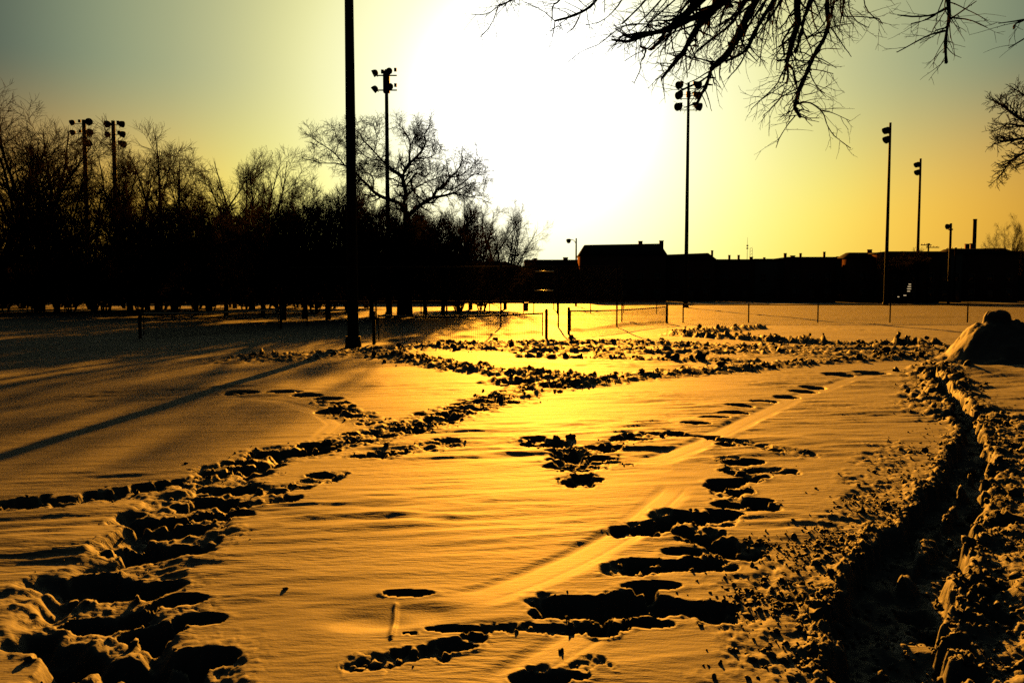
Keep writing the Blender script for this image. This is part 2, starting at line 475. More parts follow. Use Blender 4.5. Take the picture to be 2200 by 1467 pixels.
def height(x, y):
    x = np.asarray(x, float); y = np.asarray(y, float)
    z = .035 * fbm(x / 7.0, y / 5.0, 3, 3) + .10 * fbm(x / 30., y / 24., 5, 2) * sst(15, 40, np.hypot(x, y))
    near = np.hypot(x, y) < 70
    xs, ys = x[near], y[near]
    xr, yr = xs * .985 + ys * .17, ys * .985 - xs * .17
    amp = .28 + .95 * sst(-.1, .7, fbm(xs / 3.1, ys / 2.2, 9, 2) + .7 * np.exp(-((xs + .3) / 1.8) ** 2 - ((ys - 5.9) / 1.1) ** 2))
    w = fbm(xr / 1.3, yr / .34, 21, 3)
    rp = .008 * w + .0085 * fbm(xr / .55, yr / .10, 31, 3)
    rp += .014 * (1 - np.abs(fbm(xr / 1.9, yr / .5, 41, 2))) ** 3
    zz = z[near] + rp * amp
    # sled runs: flattened band with a lip on both sides
    for poly, hw, dep in SLEDS:
        dep = dep * .16
        k = np.where(bbox(xs, ys, poly, .6))[0]
        if not len(k): continue
        d, par, side, tot = pdist(xs[k], ys[k], poly)
        fade = sst(0, .35, par) * sst(0, .35, tot - par)
        tilt = pdist.ey * .05
        inside = sst(hw * 1.2, hw * .7, d) * fade
        zz[k] -= inside * rp[k] * amp[k] * .97
        zz[k] -= inside * (dep + tilt)
        zz[k] -= fade * .0022 * (np.exp(-((d * side - hw * .45) / .014) ** 2) + .7 * np.exp(-((d * side + hw * .62) / .012) ** 2))
    # sat-in hollow at the end of the sled run
    for (cx, cy), a, b, dep in ((gp(850, 1325), .30, .14, .012), (gp(780, 1340), .2, .12, .008)):
        q = ((xs - cx) / a) ** 2 + ((ys - cy) / b) ** 2
        g = np.exp(-q * q)
        zz -= g * (dep + rp * amp * .8)
    k = np.where(bbox(xs, ys, G((845, 1310), (850, 1370)), .3))[0]
    d, par, side, tot = pdist(xs[k], ys[k], G((850, 1300), (848, 1330), (840, 1372)))
    zz[k] += .012 * np.exp(-(d / .012) ** 2)
    # trampled trails (where two overlap, the stronger relief wins)
    tr = np.zeros_like(zz)
    for idx, (poly, hw, dep, ch, rag) in enumerate(TRAILS):
        k = np.where(bbox(xs, ys, poly, hw * 2.2))[0]
        if not len(k): continue
        X, Y = xs[k], ys[k]
        d, par, side, tot = pdist(X, Y, poly)
        q = d / hw + rag * .55 * fbm(X / (hw * .9), Y / (hw * .9), 60 + idx, 3)
        m = sst(1.15, .55, q)
        nr = sst(5., 15., np.hypot(X, Y))
        ch = ch * (.20 + .62 * nr)
        big = lumps(X, Y, .15, 70 + idx) * (1 - nr) + lumps(X * .6, Y, .28, 71 + idx) * nr
        small = lumps(X, Y, .06, 90 + idx) * (1 - nr) + 1.6 * lumps(X * .55, Y, .11, 91 + idx) * nr
        tiny = lumps(X, Y, .028, 110 + idx) * (1 - nr)
        rough = ch * (.55 * big + .50 * small + .30 * tiny) + .008 * fbm(X * 14, Y * 14, 77, 2)
        holes = sst(-.05, .5, fbm(X / .28, Y / .28, 120 + idx, 2))
        new = m * (rough - (.28 - .65 * nr) * ch - dep * (.25 + .7 * holes) * (1 - .7 * nr)) - m * rp[k] * amp[k] * .6
        new += np.exp(-((q - 1.15) / .3) ** 2) * small * ch * .35
        tr[k] = np.where(np.abs(new) > np.abs(tr[k]), new, tr[k])
    zz += tr
    k = np.where(bbox(xs, ys, RUTS[0][0] + RUTS[1][0], .5))[0]
    if len(k):
        X, Y = xs[k], ys[k]
        q = np.minimum(*[pdist(X, Y, poly)[0] / hw for poly, hw, dep in RUTS]) + .5 * fbm(X / .30, Y / .30, 200, 4) + .2 * vn(X / .05, Y / .05, 203)
        dm = pdist(X, Y, G((2080,1060),(1985,1165),(1920,1270),(1900,1340),(1905,1520)))[0] + .04 * fbm(X / .1, Y / .1, 222, 2)
        mm = sst(.20, .11, dm)
        zz[k] = zz[k] * (1 - mm) + mm * np.minimum(zz[k], -.075)
        m = sst(1.2, .75, q)
        rim = np.exp(-((q - 1.7) / .5) ** 2)
        zz[k] += rim * (.0 + .045 * lumps(X, Y, .12, 210) + .04 * lumps(X, Y, .05, 211) + .02 * lumps(X, Y, .022, 212))
        zz[k] = zz[k] * (1 - m) + m * (-.17 + .04 * vn(X * 5, Y * 5, 3) + .03 * lumps(X, Y, .09, 215))
    for i, (cx, cy, a, b, dep) in enumerate(HOLES):
        k = np.where((np.abs(xs - cx) < a * 2) & (np.abs(ys - cy) < b * 2.4))[0]
        if not len(k): continue
        X, Y = xs[k], ys[k]
        q = np.sqrt(((X - cx) / a) ** 2 + ((Y - cy) / b) ** 2) + (.10 if i < NCLEAN else .24) * fbm(X / (a * .7), Y / (b * .7), 300 + i, 2)
        m = sst(1.1, .82, q) if i < NCLEAN else sst(1.2, .72, q)
        zz[k] -= m * dep
        zz[k] += (.004 if i < NCLEAN else .007) * np.exp(-((q - 1.25) / .2) ** 2)
    # drifts against the two nets, and the foot of the heap
    for poly, hw, hh in DRIFTS:
        k = np.where(bbox(xs, ys, poly, hw * 3))[0]
        if not len(k): continue
        d, par, side, tot = pdist(xs[k], ys[k], poly)
        zz[k] += hh * np.exp(-(d / hw) ** 2) * (1 + .4 * vn(xs[k] * 1.3, ys[k] * 1.3, 8))
    z[near] = zz
    return z
DRIFTS = [(G((850,735),(1000,727),(1150,716)), .35, .10), (G((1240,713),(1330,702),(1425,694)), .4, .12), (G((2120,800),(2300,800)), .9, .15)]

def build_ground():
    a_d = np.radians(np.linspace(-43, 43, 900))
    a_c = np.radians(np.linspace(44, 316, 70))[1:-1]
    ang = np.concatenate([a_d, a_c])
    r = [1.2]
    while r[-1] < 3000:
        x = r[-1]
        k = .02 if x < 2.6 else (.0040 if x < 12 else (.0055 if x < 30 else (.012 if x < 75 else .06)))
        r.append(x * (1 + k))
    r = np.array(r)
    A, R = np.meshgrid(ang, r)
    X = R * np.sin(A); Y = R * np.cos(A)
    x, y = X.ravel(), Y.ravel()
    z = height(x, y)
    z *= sst(2500, 200, np.hypot(x, y)) * .999 + .001
    packed = np.zeros(len(x) + 1, np.float32)
    for poly, hw, dep in SLEDS:
        k = np.where(bbox(x, y, poly, .6))[0]
        d, par, side, tot = pdist(x[k], y[k], poly)
        packed[k] = np.maximum(packed[k], sst(hw * 1.2, hw * .8, d) * sst(0, .5, par) * sst(0, .5, tot - par))
    for (cx, cy), a, b in ((gp(850, 1325), .26, .12), (gp(780, 1345), .18, .10)):
        packed[:-1] = np.maximum(packed[:-1], sst(1.1, .6, ((x - cx) / a) ** 2 + ((y - cy) / b) ** 2))
    V = np.stack([x, y, z], 1)
    V = np.vstack([V, [[0, 0, 0]]])
    n, m = len(r), len(ang)
    i = np.arange(n - 1)[:, None] * m; j = np.arange(m)[None]; j2 = (j + 1) % m
    q = np.stack([i + j2, i + j, i + m + j, i + m + j2], -1).reshape(-1, 4)
    jj = np.arange(m)
    t = np.stack([np.full(m, n * m), jj, (jj + 1) % m], 1)[:, [0, 2, 1]]
    me = mesh_from('ground', V, [q, t], M['snow'], True)
    at_ = me.attributes.new('packed', 'FLOAT', 'POINT')
    at_.data.foreach_set('value', packed)
    o = link('ground', me)
    tag(o, 'wind-rippled sunlit snow field with trampled trails and sled runs', kind='structure')
    print('ground', len(q))
build_ground()

# ------------------------------------------------------------------ loose clods
def ico():
    p = (1 + 5 ** .5) / 2
    v = np.array([(-1,p,0),(1,p,0),(-1,-p,0),(1,-p,0),(0,-1,p),(0,1,p),(0,-1,-p),(0,1,-p),(p,0,-1),(p,0,1),(-p,0,-1),(-p,0,1)], float)
    v /= np.linalg.norm(v[0])
    f = np.array([(0,11,5),(0,5,1),(0,1,7),(0,7,10),(0,10,11),(1,5,9),(5,11,4),(11,10,2),(10,7,6),(7,1,8),(3,9,4),(3,4,2),(3,2,6),(3,6,8),(3,8,9),(4,9,5),(2,4,11),(6,2,10),(8,6,7),(9,8,1)])
    return v, f
def subdiv(v, f):
    v = list(map(tuple, v)); c = {}; out = []
    def mid(a, b):
        k = (min(a, b), max(a, b))
        if k not in c:
            p = (np.array(v[a]) + np.array(v[b])) / 2
            v.append(tuple(p / np.linalg.norm(p))); c[k] = len(v) - 1
        return c[k]
    for a, b, d in f:
        x, y, z = mid(a, b), mid(b, d), mid(d, a)
        out += [(a, x, z), (b, y, x), (d, z, y), (x, y, z)]
    return np.array(v), np.array(out)
I0 = ico(); I1 = subdiv(*I0); I2 = subdiv(*I1); I3 = subdiv(*I2)

def loose_clods():
    rg = np.random.default_rng(4)
    pos, rad = [], []
    for poly, hw, dep, ch, rag in TRAILS:
        p = np.array(poly); seg = np.linalg.norm(np.diff(p, axis=0), axis=1); Lt = seg.sum()
        n = int(min(420, Lt * 24 * (hw / .3) ** .8) + 8)
        cs = np.concatenate([[0], np.cumsum(seg)])
        t = rg.random(n) * Lt
        x = np.interp(t, cs, p[:, 0]); y = np.interp(t, cs, p[:, 1])
        x += rg.normal(0, hw * .75, n); y += rg.normal(0, hw * .75, n)
        r = np.exp(rg.normal(-4.55, .5, n)) * np.clip(np.hypot(x, y) / 8, 1, 2.6)
        pos.append(np.stack([x, y], 1)); rad.append(np.clip(r, .006, .11))
    for poly, hw, dep in RUTS:
        p = np.array(poly); seg = np.linalg.norm(np.diff(p, axis=0), axis=1); Lt = seg.sum(); cs = np.concatenate([[0], np.cumsum(seg)])
        n = 900
        t = rg.random(n) * Lt
        x = np.interp(t, cs, p[:, 0]) + rg.normal(0, .3, n); y = np.interp(t, cs, p[:, 1]) + rg.normal(0, .3, n)
        d = pdist(x, y, poly)[0]
        k = d > hw * 1.1
        pos.append(np.stack([x, y], 1)[k]); rad.append(np.exp(rg.normal(-4.75, .45, k.sum())))
    # the churned verges on both sides of the ruts
    n = 2600
    c = np.array([gp(px, py) for px, py in ((1640,1290),(1720,1180),(1830,1150),(1800,1300),(1770,1420),(1880,1080),(2100,990),(2160,950),(2120,1150),(2070,1290),(2150,1240),(2090,1400),(2150,1060))])
    k = rg.integers(0, len(c), n)
    pos.append(c[k] + rg.normal(0, .16, (n, 2))); rad.append(np.exp(rg.normal(-4.85, .45, n)))
    pos = np.concatenate(pos); rad = np.concatenate(rad)
    z = height(pos[:, 0], pos[:, 1])
    Vs, Fs, nb = [], [], 0
    for px, rr, zz in zip(pos, rad, z):
        v, f = I1 if rr / np.hypot(*px) > .0025 else I0
        s = rr * (1 + rg.normal(0, .24, (len(v), 1))) * rg.uniform(.6, 1.35, 3)
        a = rg.random() * 6.28
        w = v * s
        w = np.stack([w[:, 0] * math.cos(a) - w[:, 1] * math.sin(a), w[:, 0] * math.sin(a) + w[:, 1] * math.cos(a), w[:, 2]], 1)
        Vs.append(w + [px[0], px[1], zz + rr * .12]); Fs.append(f + nb); nb += len(v)
    me = mesh_from('snow_crumbs', np.concatenate(Vs), [np.concatenate(Fs)], M['snow'], False)
    tag(link('snow_crumbs', me), 'loose snow crumbs kicked up along the trampled trails', 'snow', kind='stuff')
    print('clods', len(pos))
loose_clods()

def clod(px, py, size, label, seed):
    rg = np.random.default_rng(seed)
    x, y = gp(px, py)
    v, f = I2
    nse = fbm(v[:, 0] * 2.1 + seed, v[:, 1] * 2.1 + v[:, 2] * 1.7, seed, 3)
    size *= .62
    w = v * (1 + .26 * nse[:, None]) * np.array([1.25, 1.0, .85]) * size
    o = link('snow_clod', mesh_from('snow_clod', w, [f], M['snow'], True), None, (x, y, float(height([x], [y])[0]) + size * .35))
    tag(o, label, 'snow clod', 'big clods on the trails')
for i, a in enumerate([
    (702,950,.075,'round snow clod on the trail below the small spur, darkest single ball'),
    (735,880,.085,'larger of two clods on the isolated spur left of centre'),
    (757,876,.07,'smaller clod just right of the larger clod on the spur'),
    (505,845,.11,'left clod of the pair beside the pole shadow'),
    (525,845,.10,'right clod of the pair beside the pole shadow'),
    (632,845,.12,'low wide clod on the small trail right of the pole shadow'),
    (1195,945,.055,'small upright clod at the tip of the wedge-shaped trampled patch'),
    (1226,944,.075,'biggest clod on the wedge-shaped trampled patch near the sled run'),
    (1355,937,.06,'clod alone on the thin trail right of the wedge-shaped patch'),
    (1293,957,.04,'tiny clod between the wedge-shaped patch and the sled run'),
    (1298,824,.11,'clod on the far trail where two trails meet'),
    (900,906,.09,'clod on the trail just right of the spur junction'),
    (613,1270,.02,'tiny lone clod on smooth snow in the lower part'),
]):
    clod(*a, 500 + i)

# ------------------------------------------------------------------ heap of snow at the right
def heap():
    c = at(2142, 775, 18.2)
    base = thing('snow_heap', 'tall heap of shovelled snow with a rounded lump on top', 'snow heap', (c[0], 18.2, 0))
    prof_r = np.array([0, .25, .5, .75, .95, 1.15, 1.4, 2.0]); prof_z = np.array([1.04, 1.02, .88, .64, .41, .2, .05, -.15])
    ang = np.linspace(0, 2 * math.pi, 97)[:-1]
    rr = np.concatenate([np.linspace(0, .5, 40), np.linspace(.5, 2.0, 45)[1:]])
    A, R = np.meshgrid(ang, rr)
    X = R * np.cos(A) * np.where(np.cos(A) > 0, 1.5, .88); Y = R * np.sin(A)
    Z = np.interp(R, prof_r, prof_z)
    Z = Z + (.07 * fbm(X * 1.6, Y * 1.6, 4, 3) + .06 * lumps(X, Y, .3, 5) + .04 * lumps(X, Y, .12, 6)) * sst(0, .4, R) - .05
    hd = np.hypot(X + .02, Y) / (.29 + .02 * np.sin(3 * A))
    Z = Z + .24 * np.sqrt(np.clip(1 - hd ** 4, 0, 1)) * sst(1.0, .9, hd)
    V = np.stack([X, Y, Z], -1).reshape(-1, 3)
    n, m = A.shape
    i = np.arange(n - 1)[:, None] * m; j = np.arange(m)[None]
    q = np.stack([i + j, i + m + j, i + m + (j + 1) % m, i + (j + 1) % m], -1).reshape(-1, 4)
    link('mound', mesh_from('mound', V, [q], M['snow'], True), base)
heap()

# ------------------------------------------------------------------ floodlight poles
def lamp_mesh():
    b = MB()
    ang = np.arange(14) * 2 * math.pi / 14
    prof = [(-.30, .10), (-.27, .22), (-.15, .33), (.05, .40), (.34, .43), (.36, .40), (.20, .36)]
    V = np.array([(x, r * math.cos(a), r * math.sin(a)) for x, r in prof for a in ang])
    n = 14
    f4 = [(i * n + j, i * n + (j + 1) % n, (i + 1) * n + (j + 1) % n, (i + 1) * n + j) for i in range(len(prof) - 1) for j in range(n)]
    f3 = [(0, j + 1, j) for j in range(1, n - 1)] + [((len(prof) - 1) * n, (len(prof) - 1) * n + j, (len(prof) - 1) * n + j + 1) for j in range(1, n - 1)]
    b.add(V, f4, f3)
    return b.mesh('floodlight', M['steel'], True)
LAMP = lamp_mesh()
BALL = MB().box((-.16, -.16, 0), (.16, .16, .42)).mesh('ballast_box', M['steel'])
def flood_pole(px, top_y, d, label, rows, rbase=.23, rtop=.13, trunk_box=None, top_h=None):
    p = at(px, top_y, d)
    H = p[2] if top_h is None else top_h
    t = thing('floodlight_pole', label, 'light pole', (p[0], d, 0), 0, 'floodlight poles round the courts')
    MB().tube([(0, 0, -.3), (0, 0, H * .5), (0, 0, H)], [rbase, (rbase + rtop) / 2, rtop], 12).build('pole', M['steel'], t, True)
    MB().tube([(0, 0, -.1), (0, 0, .35)], [rbase * 1.5, rbase * 1.35], 12).build('base_collar', M['steel'], t, True)
    if trunk_box:
        z0, z1, w = trunk_box
        MB().box((-w, -w, H - z1), (w, w, H - z0)).build('junction_box', M['steel'], t)
    for (dz, arm, lamps) in rows:
        if arm:
            MB().tube([(-arm, -.06, H - dz), (arm, -.06, H - dz)], .045, 6).build('crossarm', M['steel'], t)
        for (x, y, up, yaw, tilt, s, bx) in lamps:
            o = link('floodlight', LAMP, t, (x, y, H - dz + up))
            o.rotation_euler = (0, math.radians(tilt), math.radians(yaw))
            o.scale = (s, s, s)
            MB().tube([(0, 0, 0), (-.05, 0, -.55)], .05, 5).build('bracket', M['steel'], o)
            if bx is not None:
                q = link('ballast_box', BALL, t, (x + bx, y + .25, H - dz + up + .02))
                q.scale = (s, s, s)
    return t
two = lambda s=1.0, k=.9, up=.38: [(-k, -.1, up, 180 + 35, 18, s, .22), (k, -.1, up, -35, 18, s, -.22)]
flood_pole(745, -400, 23.2, 'thick near light pole running out of the top of the picture', [(.4, 1.3, two())], .168, .1, top_h=16.5)
flood_pole(830, 150, 53.5, 'light pole rising through the big bare tree, two lamps turned sideways',
    [(.40, .7, [(-.72, 0, .2, 180, 25, .55, .42), (.25, -.3, .25, -90, 25, .5, .35)]), (1.35, .7, [(-.74, 0, .12, 180, 40, .55, None), (.3, -.3, .2, -90, 25, .5, .3)])],
    .17, .11, trunk_box=(.1, 1.5, .2))
flood_pole(1479.5, 178, 88, 'light pole with three rows of paired lamps in the bright sky by the overhanging twigs',
    [(.65, 1.2, two(1.0, .93)), (1.75, 1.2, two(1.0, .96)), (2.95, 1.3, two(1.02, 1.02))], .24, .14, trunk_box=(.95, 1.55, .21))
flood_pole(1913, 264, 110, 'taller of the two slim light poles above the dark round crown', 
    [(1.0, 0, [(-.55, 0, .0, 180, 28, 1.05, .3), (-.15, .5, .1, 200, 28, 1.0, None)]), (2.1, 0, [(-.45, 0, -.1, 180, 28, 1.05, .3), (-.1, .5, -.1, 200, 28, 1.0, None)])], .26, .15)
flood_pole(1978, 341, 139, 'shorter slim light pole next to the smokestack', 
    [(1.0, 0, [(-.6, 0, .0, 180, 28, 1.05, .3), (-.15, .5, .1, 200, 28, 1.0, None)]), (2.2, 0, [(-.5, 0, -.1, 180, 28, 1.05, .3), (-.1, .5, -.1, 200, 28, 1.0, None)])], .28, .17)
flood_pole(180, 258, 105, 'left one of two lamp clusters rising over the dense bare trees',
    [(.5, 1.4, [(-1.45, 0, .2, 180, 20, .85, .75), (.75, -.2, .25, -60, 15, 1.1, None)]), (1.8, 1.4, [(-1.4, 0, .2, 180, 10, .85, .75), (.8, -.2, .2, -60, 15, 1.1, None)]), (3.2, 1.2, [(.6, -.2, .2, -60, 15, 1.1, None)])], .3, .24)
flood_pole(243, 260, 106, 'right one of two lamp clusters rising over the dense bare trees',
    [(.5, 1.2, [(-.55, -.2, .05, 230, 15, 1.05, -.3), (1.0, 0, .1, 0, 12, 1.0, -.45)]), (1.8, 1.2, [(-.6, -.2, .0, 230, 15, .9, -.3), (1.05, 0, .1, 0, 15, 1.0, -.45)]), (3.1, 1.2, [(1.1, 0, .1, 0, 15, 1.1, -.45)])], .3, .24)

# ------------------------------------------------------------------ bare trees
class Wood:
    """collects branch polylines and turns them into tubes"""
    def __init__(self, seed):
        self.rg = np.random.default_rng(seed)
        self.b = []                       # (pts (n,3), radii (n,))
    def limb(self, pts, rad):
        self.b.append((np.asarray(pts, float), np.asarray(rad, float)))
    def grow(self, p0, d0, length, r0, n, wob, trop, r1=.35, curl=None):
        rg = self.rg
        pts = [np.array(p0, float)]; d = np.array(d0, float); d /= np.linalg.norm(d)
        st = length / (n - 1)
        for k in range(n - 1):
            d = d + rg.normal(0, wob, 3) + np.array([0, 0, trop])
            if curl is not None: d = d + curl
            d /= np.linalg.norm(d)
            pts.append(pts[-1] + d * st)
        pts = np.array(pts)
        rad = r0 * (1 + (r1 - 1) * np.linspace(0, 1, n))
        self.b.append((pts, rad))
        return pts, rad
    def sprout(self, pts, rad, count, lo, hi, ang, ln, rk, n, wob, trop, rmin=0.004, lnmin=0, r1=.35):
        """side shoots along a branch; returns the new branches"""
        rg = self.rg
        out = []
        m = len(pts)
        for k in range(count):
            t = lo + (hi - lo) * (k + rg.random()) / max(count, 1)
            f = t * (m - 1); i = min(int(f), m - 2); f -= i
            p = pts[i] * (1 - f) + pts[i + 1] * f
            r = rad[i] * (1 - f) + rad[i + 1] * f
            tg = pts[i + 1] - pts[i]; tg /= np.linalg.norm(tg) + 1e-9
            a = rg.normal(0, 1, 3); a -= a.dot(tg) * tg; a /= np.linalg.norm(a) + 1e-9
            g = math.radians(max(8, rg.normal(ang, 12)))
            d = tg * math.cos(g) + a * math.sin(g)
            l = max(lnmin, ln * (1.15 - .6 * t) * rg.uniform(.65, 1.25))
            out.append(self.grow(p, d, l, max(rmin, r * rk), n, wob, trop, r1))
        return out
    def mesh(self, name, m, pick=None):
        groups = {}
        for pts, rad in self.b:
            s = 3 if rad[0] < .03 else (4 if rad[0] < .08 else (6 if rad[0] < .2 else 10))
            groups.setdefault((len(pts), s), []).append((pts, rad))
        mb = MB()
        for (n, s), L_ in groups.items():
            V, q, t = tubes(np.array([a for a, _ in L_]), np.array([b for _, b in L_]), s, s > 5)
            mb.add(V, q, t if len(t) else None)
        return mb.mesh(name, m, True)

def vase_tree(seed, H, stems=5, spread=.55, dens=1.0, twr=.017):
    """trunk forking low into ascending limbs, many fine upright twigs; returns (trunk mesh, crown mesh)"""
    t = Wood(seed); c = Wood(seed + 1)
    th_ = H * t.rg.uniform(.12, .18)
    tp, tr = t.grow((0, 0, -.2), (0, 0, 1), th_ + .2, H * .021, 5, .03, 0, .8)
    top = tp[-1]
    for s in range(stems):
        a = 2 * math.pi * (s + t.rg.random() * .6) / stems
        sp = spread * t.rg.uniform(.35, 1.15)
        d = (math.cos(a) * sp, math.sin(a) * sp, 1)
        pts, rad = c.grow(top - (0, 0, .25 * t.rg.random() * th_), d, H * t.rg.uniform(.62, .86), H * .012, 9, .07, .05, .16)
        l1 = c.sprout(pts, rad, int(10 * dens), .04, .95, 46, H * .30, .55, 7, .09, .06, .022, H * .05, .3)
        for q, r in l1:
            l2 = c.sprout(q, r, int(9 * dens), .08, 1, 42, H * .13, .6, 5, .11, .06, .016, H * .035, .4)
            for u, w in l2:
                c.sprout(u, w, int(12 * dens), .05, 1, 42, H * .062, .75, 3, .14, .05, twr, H * .02, .5)
        c.sprout(pts, rad, int(14 * dens), .5, 1, 26, H * .12, .6, 4, .08, .05, .013, H * .04, .4)
    return t.mesh('trunk', M['bark']), c.mesh('crown', M['bark'])

def plant_tree(meshes, loc, rz, sx, sz, label, name='bare_tree', group='bare trees along the far side'):
    t = thing(name, label, 'tree', (loc[0], loc[1], 0), rz, group)
    t.scale = (sx, sx, sz)
    link('trunk', meshes[0], t); link('crown', meshes[1], t)
    return t
P_A = vase_tree(11, 20, 6, .60, 1.0)
P_B = vase_tree(23, 20, 5, .75, 1.05)
P_C = vase_tree(37, 20, 7, .50, .95)
P_E = vase_tree(67, 12, 7, .85, 1.22, .013)
P_D = vase_tree(51, 14, 7, 1.0, 1.05, .008)
TREE_H = {}
def tree_px(proto, px, top_y, d, rz, wide, label, Hp=20., **k):
    p = at(px, top_y, d)
    if proto[1].name not in TREE_H:
        co = np.empty(len(proto[1].vertices) * 3, np.float32); proto[1].vertices.foreach_get('co', co)
        TREE_H[proto[1].name] = float(co[2::3].max()) * .97
    Hp = TREE_H[proto[1].name]
    s = p[2] / Hp
    return plant_tree(proto, (p[0], d), rz, s * wide, s, label, **k)
tree_px(P_A, -40, 215, 64, .3, 1.25, 'dense tall bare tree cut by the left edge')
tree_px(P_C, 70, 222, 68, 2.0, 1.15, 'tallest dense bare tree near the left edge, twigs fanning right')
tree_px(P_B, 190, 275, 65, 4.1, .95, 'bare tree in front of the two lamp clusters')
tree_px(P_C, 270, 320, 72, 5.0, 1.0, 'lower bare tree just right of the two lamp clusters')
tree_px(P_A, 365, 268, 66, 1.2, 1.05, 'broad bare tree with upright spiky top between lamp clusters and near pole')
tree_px(P_B, 440, 340, 74, 2.9, .95, 'small bare tree filling the gap right of the broad spiky tree')
tree_px(P_C, 535, 318, 69, 3.6, .95, 'bare tree with long upright twigs left of the near pole')
tree_px(P_A, 110, 330, 61.5, 5.5, 1.0, 'low dark bare tree in front of the tall ones at far left')
tree_px(P_E, 605, 400, 47, .7, 1.0, 'low bare tree just left of the near pole', Hp=12.)
tree_px(P_E, 700, 345, 49, 1.9, .95, 'dense bare tree half hidden behind the near pole', Hp=12.)
tree_px(P_A, 310, 400, 80, 2.4, 1.1, 'low bare tree behind the broad spiky tree')
tree_px(P_E, 795, 400, 50, 5.2, 1.0, 'twiggy tree behind the low left limb of the big gnarled tree', Hp=12.)
tree_px(P_E, 950, 415, 52, .5, 1.0, 'reddish twiggy tree behind the right limb of the big gnarled tree', Hp=12.)
tree_px(P_D, 1010, 418, 76, 1.5, .95, 'bare spreading tree right of the big gnarled tree', Hp=14.)
tree_px(P_D, 1085, 425, 78, 3.9, .85, 'golden bare tree fanning toward the sun above the low roofs', Hp=14.)
tree_px(P_E, 872, 415, 58, 3.3, 1.0, 'bare tree directly behind the trunk of the big gnarled tree', Hp=12.)
tree_px(P_A, 40, 420, 84, 1.0, 1.1, 'low bare tree deep in the shade at the far left edge')
tree_px(P_C, 500, 440, 84, 4.4, 1.1, 'low bare tree behind the one with long upright twigs')
tree_px(P_D, 2168, 462, 150, 2.2, .55, 'small bare tree behind the flat roof at the far right', Hp=14.)
for px, ty, d, rz, wd, lab in ((650, 385, 50, .2, .95, 'twiggy tree added for shade between the low tree and the near pole'), (560, 405, 53, 1.4, .95, 'twiggy low tree added for shade under the one with long upright twigs'),
        (748, 372, 53, 2.7, .9, 'twiggy tree added for shade exactly behind the near pole'), (912, 405, 57, 3.8, .95, 'twiggy tree added for shade right of the gnarled trunk under its right limb'), (835, 385, 61, 4.9, .95, 'twiggy tree added for shade behind the foot of the sideways-lamp pole'),
        (480, 410, 57, 5.6, 1.0, 'low dense tree added for shade right of the broad spiky tree'), (415, 400, 59, .9, 1.0, 'low dense tree added for shade in front of the small gap tree'), (330, 395, 60, 2.1, 1.0, 'low dense tree added for shade under the broad spiky tree'),
        (985, 430, 60, 3.1, .9, 'twiggy tree added for shade at the right corner of the hip-roofed building')):
    tree_px(P_E, px, ty, d, rz, wd, lab, Hp=12.)  # extra trees put in to deepen the shade on the left snow

def px_branch(w, pts, wid, d, dw=0.0, depth=None, n=None):
    """a branch traced over the photograph, set at its own distance with some wander in depth"""
    pts = np.array(pts, float)
    m = len(pts)
    n = n or max(6, m * 2)
    t = np.linspace(0, m - 1, n)
    # smooth resample
    xs = np.interp(t, np.arange(m), pts[:, 0]); ys = np.interp(t, np.arange(m), pts[:, 1])
    dd = np.linspace(depth[0], depth[1], n) if depth else d + dw * np.linspace(0, 1, n)
    dd = dd + w.rg.normal(0, .004 * d, n)
    P = np.array([at(x, y, q) for x, y, q in zip(xs, ys, dd)])
    R = np.interp(t, np.arange(m), np.linspace(wid[0], wid[1], m)) / 2 / F * dd
    w.limb(P, R)
    return P, R

